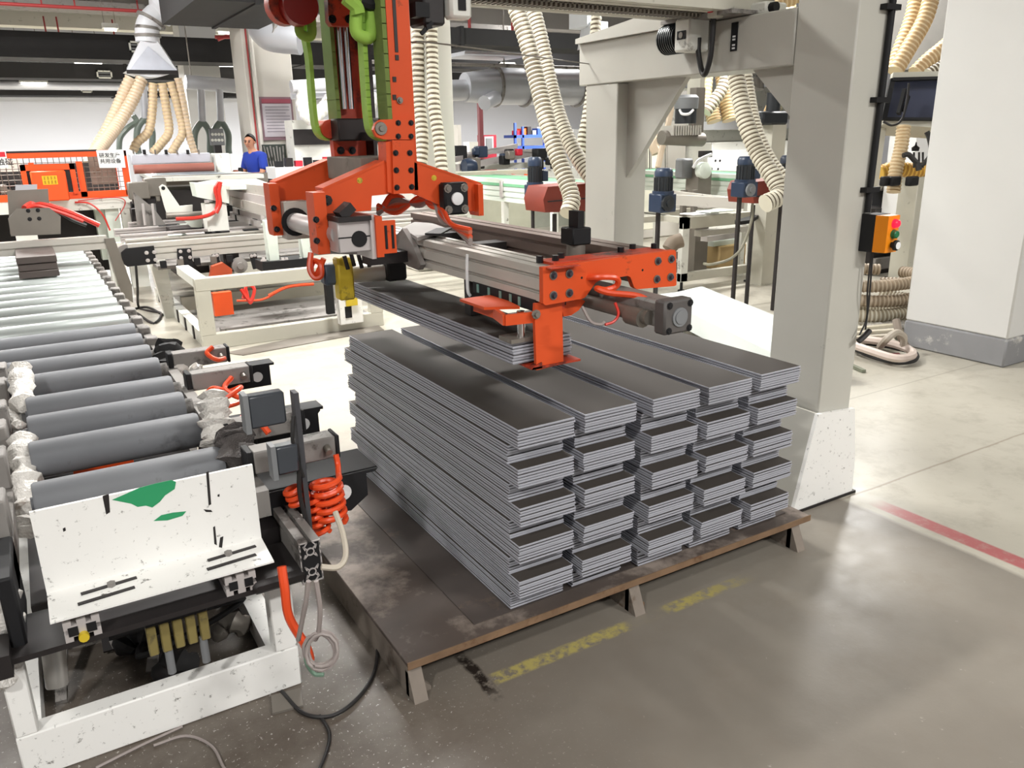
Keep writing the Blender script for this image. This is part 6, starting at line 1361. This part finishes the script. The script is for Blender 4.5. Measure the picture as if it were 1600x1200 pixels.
# ------------------------------------------------------------------ far assembly line along the back (behind the hoses)
t = thing('assembly_line', 'low white machine line with black fittings far behind the orange crosshead', 'conveyor', (7.5, 12.5, 0))
y = 12.0; a, c = AY(700, 262, y), AY(935, 240, y)
b = MB(); b.box(a.x-.2, c.x, y, y+.08, .78, 1.0); b.box(a.x-.2, c.x, y+.7, y+.78, 1.0, 1.1); b.part('beam', W_, t)
b = MB(); b.bar(AY(706, 250, y-.1), AY(806, 228, y+1.5), .08, .08); b.bar(AY(715, 262, y-.1), AY(870, 232, y+1), .08, .1); b.bar(AY(730, 240, y+.3), AY(880, 232, y+.8), .1, .05); b.part('slanted_rail', ALUL, t)
for k in range(16):
    px, py = rr3.uniform(712, 880), rr3.uniform(236, 262); q = AY(px, py, y+rr3.uniform(-.15, .3)); s_ = rr3.uniform(.04, .11)
    b = MB(); b.box(q.x-s_, q.x+s_, q.y-s_, q.y+s_, q.z-s_, q.z+s_, bev=.015); b.part('fitting', [BLACK, DARK, STEEL, INKR, MOTOR][k % 5 if k % 5 != 3 or k < 8 else 0], t)
b = MB(); b.box(a.x, c.x, y+.1, y+.6, 0, .78); b.part('lower_body', mat('grey_green_cabinet', (150, 152, 140), .6), t)
b = MB(); q = AY(725, 261, y-.25); b.lathe([(.12, 0), (.14, .1), (.1, .2)], q, (1, 0, 0), 14); b.part('line_motor', MOTOR, t)
t = thing('grey_green_guard', 'grey green low guard with orange bits behind the green edged conveyor', 'guard', (5.6, 9.9, 0))
p, q = AY(715, 270, 9.9), AY(835, 283, 9.9); b = MB(); b.box(p.x, q.x, 9.9, 10.2, 0, p.z); b.part('guard', mat('grey_green_panel', (168, 168, 150), .6), t)
for k in range(3): q = AY(800+10*k, 274+3*(k % 2), 9.85); b = MB(); b.bar(q, q+Vector((.14, 0, -.03)), .05, .04); b.part('orange_bit', [TUBE_R, DARK, ORB][k], t)
# far wall things
def wallbox(px0, py0, px1, py1, y, m, nm, lb, cat, dep=.3, floor=True):
    a, c = AY(px0, py0, y), AY(px1, py1, y); tt = thing(nm, lb, cat, ((a.x+c.x)/2, y, 0)); b = MB(); b.box(a.x, c.x, y, y+dep, 0 if floor else c.z, a.z); b.part('body', m, tt); return tt, a, c
tt, a, c = wallbox(754, 211, 776, 241, 20, REDP, 'fire_cabinet', 'red fire cabinet with a grey glass door against the back wall', 'cabinet')
b = MB(); b.box(a.x+.05, a.x+.33, 19.98, 20, c.z+.05, a.z-.04); b.part('door', GALV, tt); b = MB(); b.box(a.x+.1, a.x+.28, 19.97, 19.98, c.z+.1, a.z-.09); b.part('glass', GREYP, tt)
tt = thing('blue_rack', 'blue storage rack with coloured goods against the back wall', 'rack', (12.6, 20, 0))
a, c = AY(804, 198, 20), AY(850, 232, 20)
for x in (a.x, a.x+.25, c.x): b = MB(); b.box(x, x+.06, 20, 20.06, 0, a.z+.1*(x == a.x)); b.part('upright', BLUEP, tt)
for z in (c.z, (a.z+c.z)/2): b = MB(); b.box(a.x, c.x, 20, 20.6, z, z+.08); b.part('shelf', BLUEP, tt)
for k in range(6): x = a.x+.15+.17*k; b = MB(); b.box(x, x+.12, 20.1, 20.4, (a.z+c.z)/2+.08, (a.z+c.z)/2+.2+.05*(k % 3)); b.part('goods', [INKR, ORB, DARK, GREYP, BLUEP, PAPER][k], tt)
b = MB(); b.box(a.x, c.x, 19.9, 20, c.z-.25, c.z-.02); b.part('front_board', GREYP, tt)
wallbox(715, 195, 722, 250, 16, COLG, 'door_post', 'pale post at the far wall right of the white column', 'post')
wallbox(733, 222, 752, 245, 18, W_, 'white_box', 'white box on the floor by the far wall', 'box')
b = MB(); p = AY(751, 150, 17); b.box(p.x-.05, p.x+.05, 17, 17.1, 0, 3.5); b.thing('wall_conduit', mat('dull_maroon_paint', (104, 46, 50), .6), 'dark red upright pipe at the far wall', 'pipe')
wallbox(896, 202, 918, 232, 14, PAPER, 'white_board', 'white board standing left of the rear gantry leg', 'board', .05)
# white tank behind crosshead seen between mast posts
t = thing('white_bundle', 'white wrapped bundle under a white pipe, seen between the green straps', 'bundle', tuple(AY(470, 200, 12)))
b = MB(); b.cyl(AY(455, 136, 12), AY(600, 126, 12), .09, 12); b.cyl(AY(455, 150, 12.2), AY(600, 145, 12.2), .05, 10); b.part('white_pipe', HOODM, t)
b = MB(); b.hose([AY(475, 142, 11.9), AY(473, 165, 11.9), AY(485, 185, 11.8), AY(505, 170, 11.9), AY(520, 150, 12)], .1, .08, 12); b.hose([AY(580, 150, 12), AY(575, 170, 11.9), AY(560, 195, 11.9)], .12, .08, 12); b.part('wrapped_hose', [PAPER, W_], t)
b = MB(); q = AY(495, 215, 12.2); b.box(q.x-.35, q.x+1.3, 12.2, 12.6, 0, q.z+.25); b.part('machine_top', W_, t)
b = MB(); b.box(q.x-.35, q.x+1.3, 12.15, 12.2, q.z-.1, q.z+.12); b.part('dark_band', DARK, t)
t = thing('white_line_table', 'white table line with black dots behind the far crosshead', 'table', (4.1, 11.5, 0))
a, c = AY(430, 262, 11.5), AY(520, 255, 11.5); b = MB(); b.box(a.x, c.x+1.2, 11.5, 12.0, a.z-.16, a.z); b.box(a.x+.1, c.x+1.0, 11.7, 11.9, 0, a.z-.16); b.part('table', PAPER, t)
for k in range(6): q = AY(437+15*k, 250-k, 11.6); b = MB(); b.box(q.x-.05, q.x+.05, 11.6, 11.7, a.z, a.z+.08+.04*(k % 2)); b.part('clamp', [BLACK, DARK, INKR][k % 3], t)
# ------------------------------------------------------------------ right: machine bay behind the big column
t = thing('glazed_machine_hood', 'machine hood with dark blue glass window right of the near gantry leg', 'machine', (7.6, 4.7, 1.4))
d = 7.2
def Q(px, py, dd=7.2): return AD(px, py, dd)
def quad(pts, th, m, nm, lb=None):
    P = [Q(*p) for p in pts]; e = fw*th; b = MB(); b.add(P+[p+e for p in P], [(0, 1, 2, 3), (4, 7, 6, 5), (0, 4, 5, 1), (1, 5, 6, 2), (2, 6, 7, 3), (3, 7, 4, 0)]); return b.part(nm, m, t, lb)
quad([(1398, 122, 7.25), (1510, 118, 7.25), (1500, 184, 7.25), (1378, 184, 7.25)], .03, SCREENG, 'window', 'dark blue glass window')
quad([(1396, 113), (1514, 110), (1512, 120), (1394, 122)], .05, CREAM, 'top_beam')
quad([(1380, 184), (1502, 186), (1500, 202), (1380, 194)], .3, CREAM, 'bottom_beam')
quad([(1392, 122, 7.18), (1400, 121, 7.18), (1386, 185, 7.18), (1378, 185, 7.18)], .03, BLACK, 'window_frame')
quad([(1380, 183, 7.17), (1502, 184, 7.17), (1502, 188, 7.17), (1380, 187, 7.17)], .03, BLACK, 'window_frame')
quad([(1396, 121, 7.17), (1510, 118, 7.17), (1510, 122, 7.17), (1395, 126, 7.17)], .03, BLACK, 'window_frame')
quad([(1376, 194, 7.3), (1386, 194, 7.3), (1372, 290, 7.3), (1360, 290, 7.3)], .08, CREAM, 'side_post')
b = MB(); b.bar(Q(1404, 178, 7.1), Q(1414, 140, 7.1), .03, .05); b.bar(Q(1412, 175, 7.1), Q(1420, 150, 7.1), .02, .03); b.part('arm', BLACK, t)
b = MB(); b.tube([Q(1420, 130, 7.0), Q(1418, 150, 7.0), Q(1410, 185, 7.0), Q(1395, 196, 7.0), Q(1380, 190, 7.0)], .01, 6); b.part('cable', CABLEK, t)
P = [Q(1392, 200, 8.6), Q(1480, 200, 8.6)]; b = MB(); b.box(P[0].x, P[1].x+.5, P[1].y, P[0].y, .5, P[0].z); b.part('white_inside', PAPER, t)
tan([(1412, 198, 7.0), (1408, 230, 7.0), (1400, 265, 7.0), (1396, 300, 7.0)], .06, 'amber ribbed hose standing under the glazed machine hood', pitch=.03)
tan([(1375, 270, 7.6), (1395, 264, 7.6), (1425, 266, 7.6), (1450, 264, 7.6)], .07, 'amber ribbed hose lying across behind the standing amber hose', (mat('amber_hose_rib', (214, 170, 70), .45), mat('amber_hose_groove', (170, 124, 40), .5)), .035)
b = MB(); b.tube([Q(1411, 243, 6.9), Q(1420, 242, 6.9), Q(1432, 254, 6.9), Q(1440, 258, 6.9), Q(1455, 240, 6.9), Q(1452, 215, 6.9), Q(1448, 206, 6.9)], .022, 8); b.tube([Q(1434, 256, 6.9), Q(1436, 266, 6.9)], .025, 8); b.thing('black_hose', CABLEK, 'thick black hose curving under the glazed machine hood', 'hose')
t = thing('sensor_stand', 'small black tipped gauge beside the thick black hose', 'gauge', tuple(Q(1432, 255, 7.4)))
b = MB(); b.lathe([(.03, 0), (.035, .03), (.01, .05), (.004, .08)], Q(1430, 236, 7.4), (0, 0, 1), 12); b.part('tip', BLACK, t)
for px in (1428, 1436, 1442): b = MB(); b.cyl(Q(px, 238, 7.4), Q(px, 262, 7.4), .01, 6); b.part('pin', [BLACK, STEEL, DARK][px % 3], t)
t = thing('grey_post_stand', 'pale grey square post with a flat head right of the control box', 'post', tuple(AZ(1410, 437, 0)))
p0 = AZ(1410, 437, 0)
zt = p0.z+ (437-278)/FPX*((p0-O).dot(fw))*1.03
b = MB(); b.box(p0.x-.11, p0.x+.11, p0.y-.11, p0.y+.11, .02, zt, bev=.008); b.part('post', CREAM, t)
b = MB(); b.box(p0.x-.36, p0.x+.16, p0.y-.14, p0.y+.14, zt, zt+.05, bev=.006); b.part('head_plate', CREAM, t)
b = MB(); b.box(p0.x-.16, p0.x+.16, p0.y-.16, p0.y+.16, 0, .02); b.part('base', DARK, t)
t = thing('drawer_machine', 'dark machine base with grey drawers left of the pale grey post', 'machine', tuple(AZ(1380, 437, 0)))
p0 = AZ(1400, 424, 0); W2 = .5
b = MB(); b.box(p0.x-W2, p0.x+W2+1.2, p0.y, p0.y+.8, 0, .75, bev=.01); b.part('base', DARK, t)
for k, (z0, z1) in enumerate(((.06, .2), (.26, .38), (.46, .66))): b = MB(); b.box(p0.x-W2+.02, p0.x+W2, p0.y-.05-.03*k, p0.y, z0, z1, bev=.01); b.part('drawer', [ALUD, STEEL, W_][k], t)
b = MB(); b.cyl((p0.x-.45, p0.y+.1, 1.0), (p0.x+.05, p0.y+.1, 1.0), .08, 16); b.part('cylinder', ALU, t)
b = MB(); b.box(p0.x-.3, p0.x+.4, p0.y, p0.y+.3, .75, 1.05); b.part('gear_housing', BLACK, t)
for px in (1385, 1397, 1425): q = Q(px, 283, 6.9); b = MB(); b.box(q.x-.06, q.x+.06, q.y-.03, q.y+.03, q.z-.04, q.z+.04, bev=.01); b.part('bracket', BLACK, t)
# hoses up right
tan([(1395, 110, 8.6), (1410, 70, 8.6), (1425, 30, 8.6), (1435, -15, 8.6)], .085, 'left tan hose rising behind the near gantry leg to the ceiling', pitch=.045)
tan([(1398, 112, 8.3), (1420, 75, 8.3), (1445, 30, 8.3), (1458, -15, 8.3)], .085, 'right tan hose rising behind the near gantry leg to the ceiling', pitch=.045)
tan([(1430, 115, 8.4), (1450, 95, 8.4), (1478, 72, 8.4), (1500, 52, 8.4)], .085, 'upper tan hose going behind the big white column', pitch=.045)
tan([(1450, 116, 8.2), (1470, 104, 8.2), (1490, 92, 8.2)], .06, 'lower pale hose going behind the big white column', (HOSE, HOSED), .045)
t = thing('dark_ceiling_box', 'dark grey box between the tan hoses above the glazed hood', 'box', tuple(Q(1450, 60, 9.5)))
P = Q(1400, 110, 9.6); b = MB(); b.box(P.x, P.x+2.2, P.y-.6, P.y+.2, P.z, P.z+1.3); b.part('casing', mat('mid_grey_sheet', (112, 110, 106), .6), t)
tan([(1210, 5, 9.0), (1240, -5, 9.0), (1260, -20, 9.0)], .09, 'pale hose over the top of the gantry beam', pitch=.05)
t = thing('beam_top_fitting', 'white fitting with black joint lying on top of the gantry beam', 'fitting', (2.9, 2.55, 2.06))
q = AX(1190, 14, 2.85); b = MB(); b.box(2.80, 2.93, q.y-.07, q.y+.08, 2.062, 2.11, bev=.008); b.part('plate', W_, t)
b = MB(); b.cyl((2.83, q.y-.10, 2.085), (2.83, q.y-.04, 2.085), .02, 10); b.part('joint', BLACK, t)
# ------------------------------------------------------------------ coiled hoses and scrap behind the near gantry leg
HOSEPD = mat('pale_groove', (160, 148, 126), .6)
def HP(px, py, z): return AZ(px, py, z)
def pile(pts, r, lb, m, pitch=.03):
    b = MB(); b.hose([HP(*p) for p in pts], r, pitch, 14); b.thing('coiled_hose', list(m), lb, 'hose', 'coiled hoses on the floor')
DUSTH = (mat('dusty_hose_rib', (188, 172, 150), .5), mat('dusty_hose_groove', (150, 132, 110), .6))
def loop(cx, cy, z, rx, ry, r, lb, m, ph):
    b = MB(); b.hose([(cx+rx*math.cos(ph+k*math.pi/6), cy+ry*math.sin(ph+k*math.pi/6), z+.012*math.sin(k*.9)) for k in range(12)], r, .03, 14); b.thing('coiled_hose', list(m), lb, 'hose', 'coiled hoses on the floor')
loop(6.02, 4.16, .40, .44, .36, .05, 'topmost dusty coiled hose behind the near gantry leg', DUSTH, .6)
loop(6.06, 4.14, .285, .47, .36, .05, 'second coiled hose from the top behind the near gantry leg', DUSTH, 1.2)
loop(5.98, 4.18, .17, .46, .40, .052, 'pale coiled hose, third from the top of the pile', (HOSE, HOSEPD), .9)
loop(6.0, 4.14, .056, .48, .40, .05, 'pale coiled hose lying lowest on the floor in the pile', (HOSE, HOSEPD), 1.5)
b = MB(); p = HP(1375, 470, .2); b.sweep(catmull([HP(1330, 520, .07), HP(1360, 515, .08), HP(1385, 512, .08), HP(1408, 508, .07)], 5), [.03]+[.07+.015*math.sin(i*2.1) for i in range(14)]+[.03], 12, flat=.6); b.thing('plastic_sack', PLASTIC, 'white plastic sack in front of the coiled hoses', 'bag')
b = MB(); b.tube([HP(1325, 540, .03), HP(1360, 556, .03), HP(1400, 566, .03), HP(1428, 563, .03), HP(1430, 552, .04), HP(1405, 545, .05), HP(1370, 538, .05), HP(1335, 535, .05)], .018, 8); b.thing('black_coil', CABLEK, 'black ribbed hose loop lowest in the pile', 'hose')
b = MB(); b.tube([HP(1330, 538, .08), HP(1365, 550, .07), HP(1400, 560, .06), HP(1425, 556, .06), HP(1420, 546, .07), HP(1390, 536, .09), HP(1350, 530, .09)], .03, 8); b.thing('flat_hose_loop', mat('pale_pink_hose', (206, 190, 180), .5), 'pale flat hose loop on the black coil', 'hose')
b = MB(); b.tube([HP(1350, 548, .03), HP(1380, 556, .03), HP(1405, 556, .03)], .022, 7); b.thing('dark_red_hose', mat('dark_red_hose', (110, 40, 44), .5), 'dark red hose inside the pale flat loop', 'hose')
b = MB(); b.tube([HP(1375, 542, .06), HP(1385, 530, .16), HP(1400, 520, .2), HP(1412, 527, .16), HP(1410, 545, .06)], .026, 8); b.thing('grey_hose_loop', mat('pale_grey_hose', (176, 166, 152), .5), 'upright grey hose loop in the middle of the pile', 'hose')
b = MB(); b.tube([HP(1400, 500, .26), HP(1405, 520, .18), HP(1415, 540, .08), HP(1425, 552, .03)], .028, 8); b.thing('slanting_strip', mat('taupe_strip', (140, 128, 116), .6), 'taupe strip slanting over the right side of the pile', 'strip')
for k in range(4):
    a, c = HP(1332, 514+7*k, .12-.02*k), HP(1398, 508+8*k, .14-.02*k); b = MB(); b.bar(a, c, .05, .022); b.thing('pale_profile', mat('pale_plastic_profile_%d' % k, (204-10*k, 196-10*k, 176-8*k), .5), ['topmost', 'second', 'third', 'lowest'][k]+' pale plastic strip in the pile, left of the grey loop', 'strip', 'pale strips in the pile')
b = MB(); b.bar(HP(1324, 568, .012), HP(1350, 580, .012), .03, .02); b.thing('grey_green_stick', mat('grey_green_stick', (122, 126, 108), .6), 'short grey green stick on the floor right of the near gantry leg', 'stick')
# dark mat and white sheets on the far floor
for k, (P, m_, lb) in enumerate(((((500, 520), (590, 508), (600, 516), (380, 556), (352, 552)), STEEL, 'grey flat strip on the floor in front of the white table frame'),)):
    b = MB(); b.prism([tuple(AZ(*q, 0).xy) for q in P], 'z', .001, .006); b.thing('floor_strip', m_, lb, 'strip')
for o in bpy.data.objects:
    if 'org' in o.keys(): del o['org']
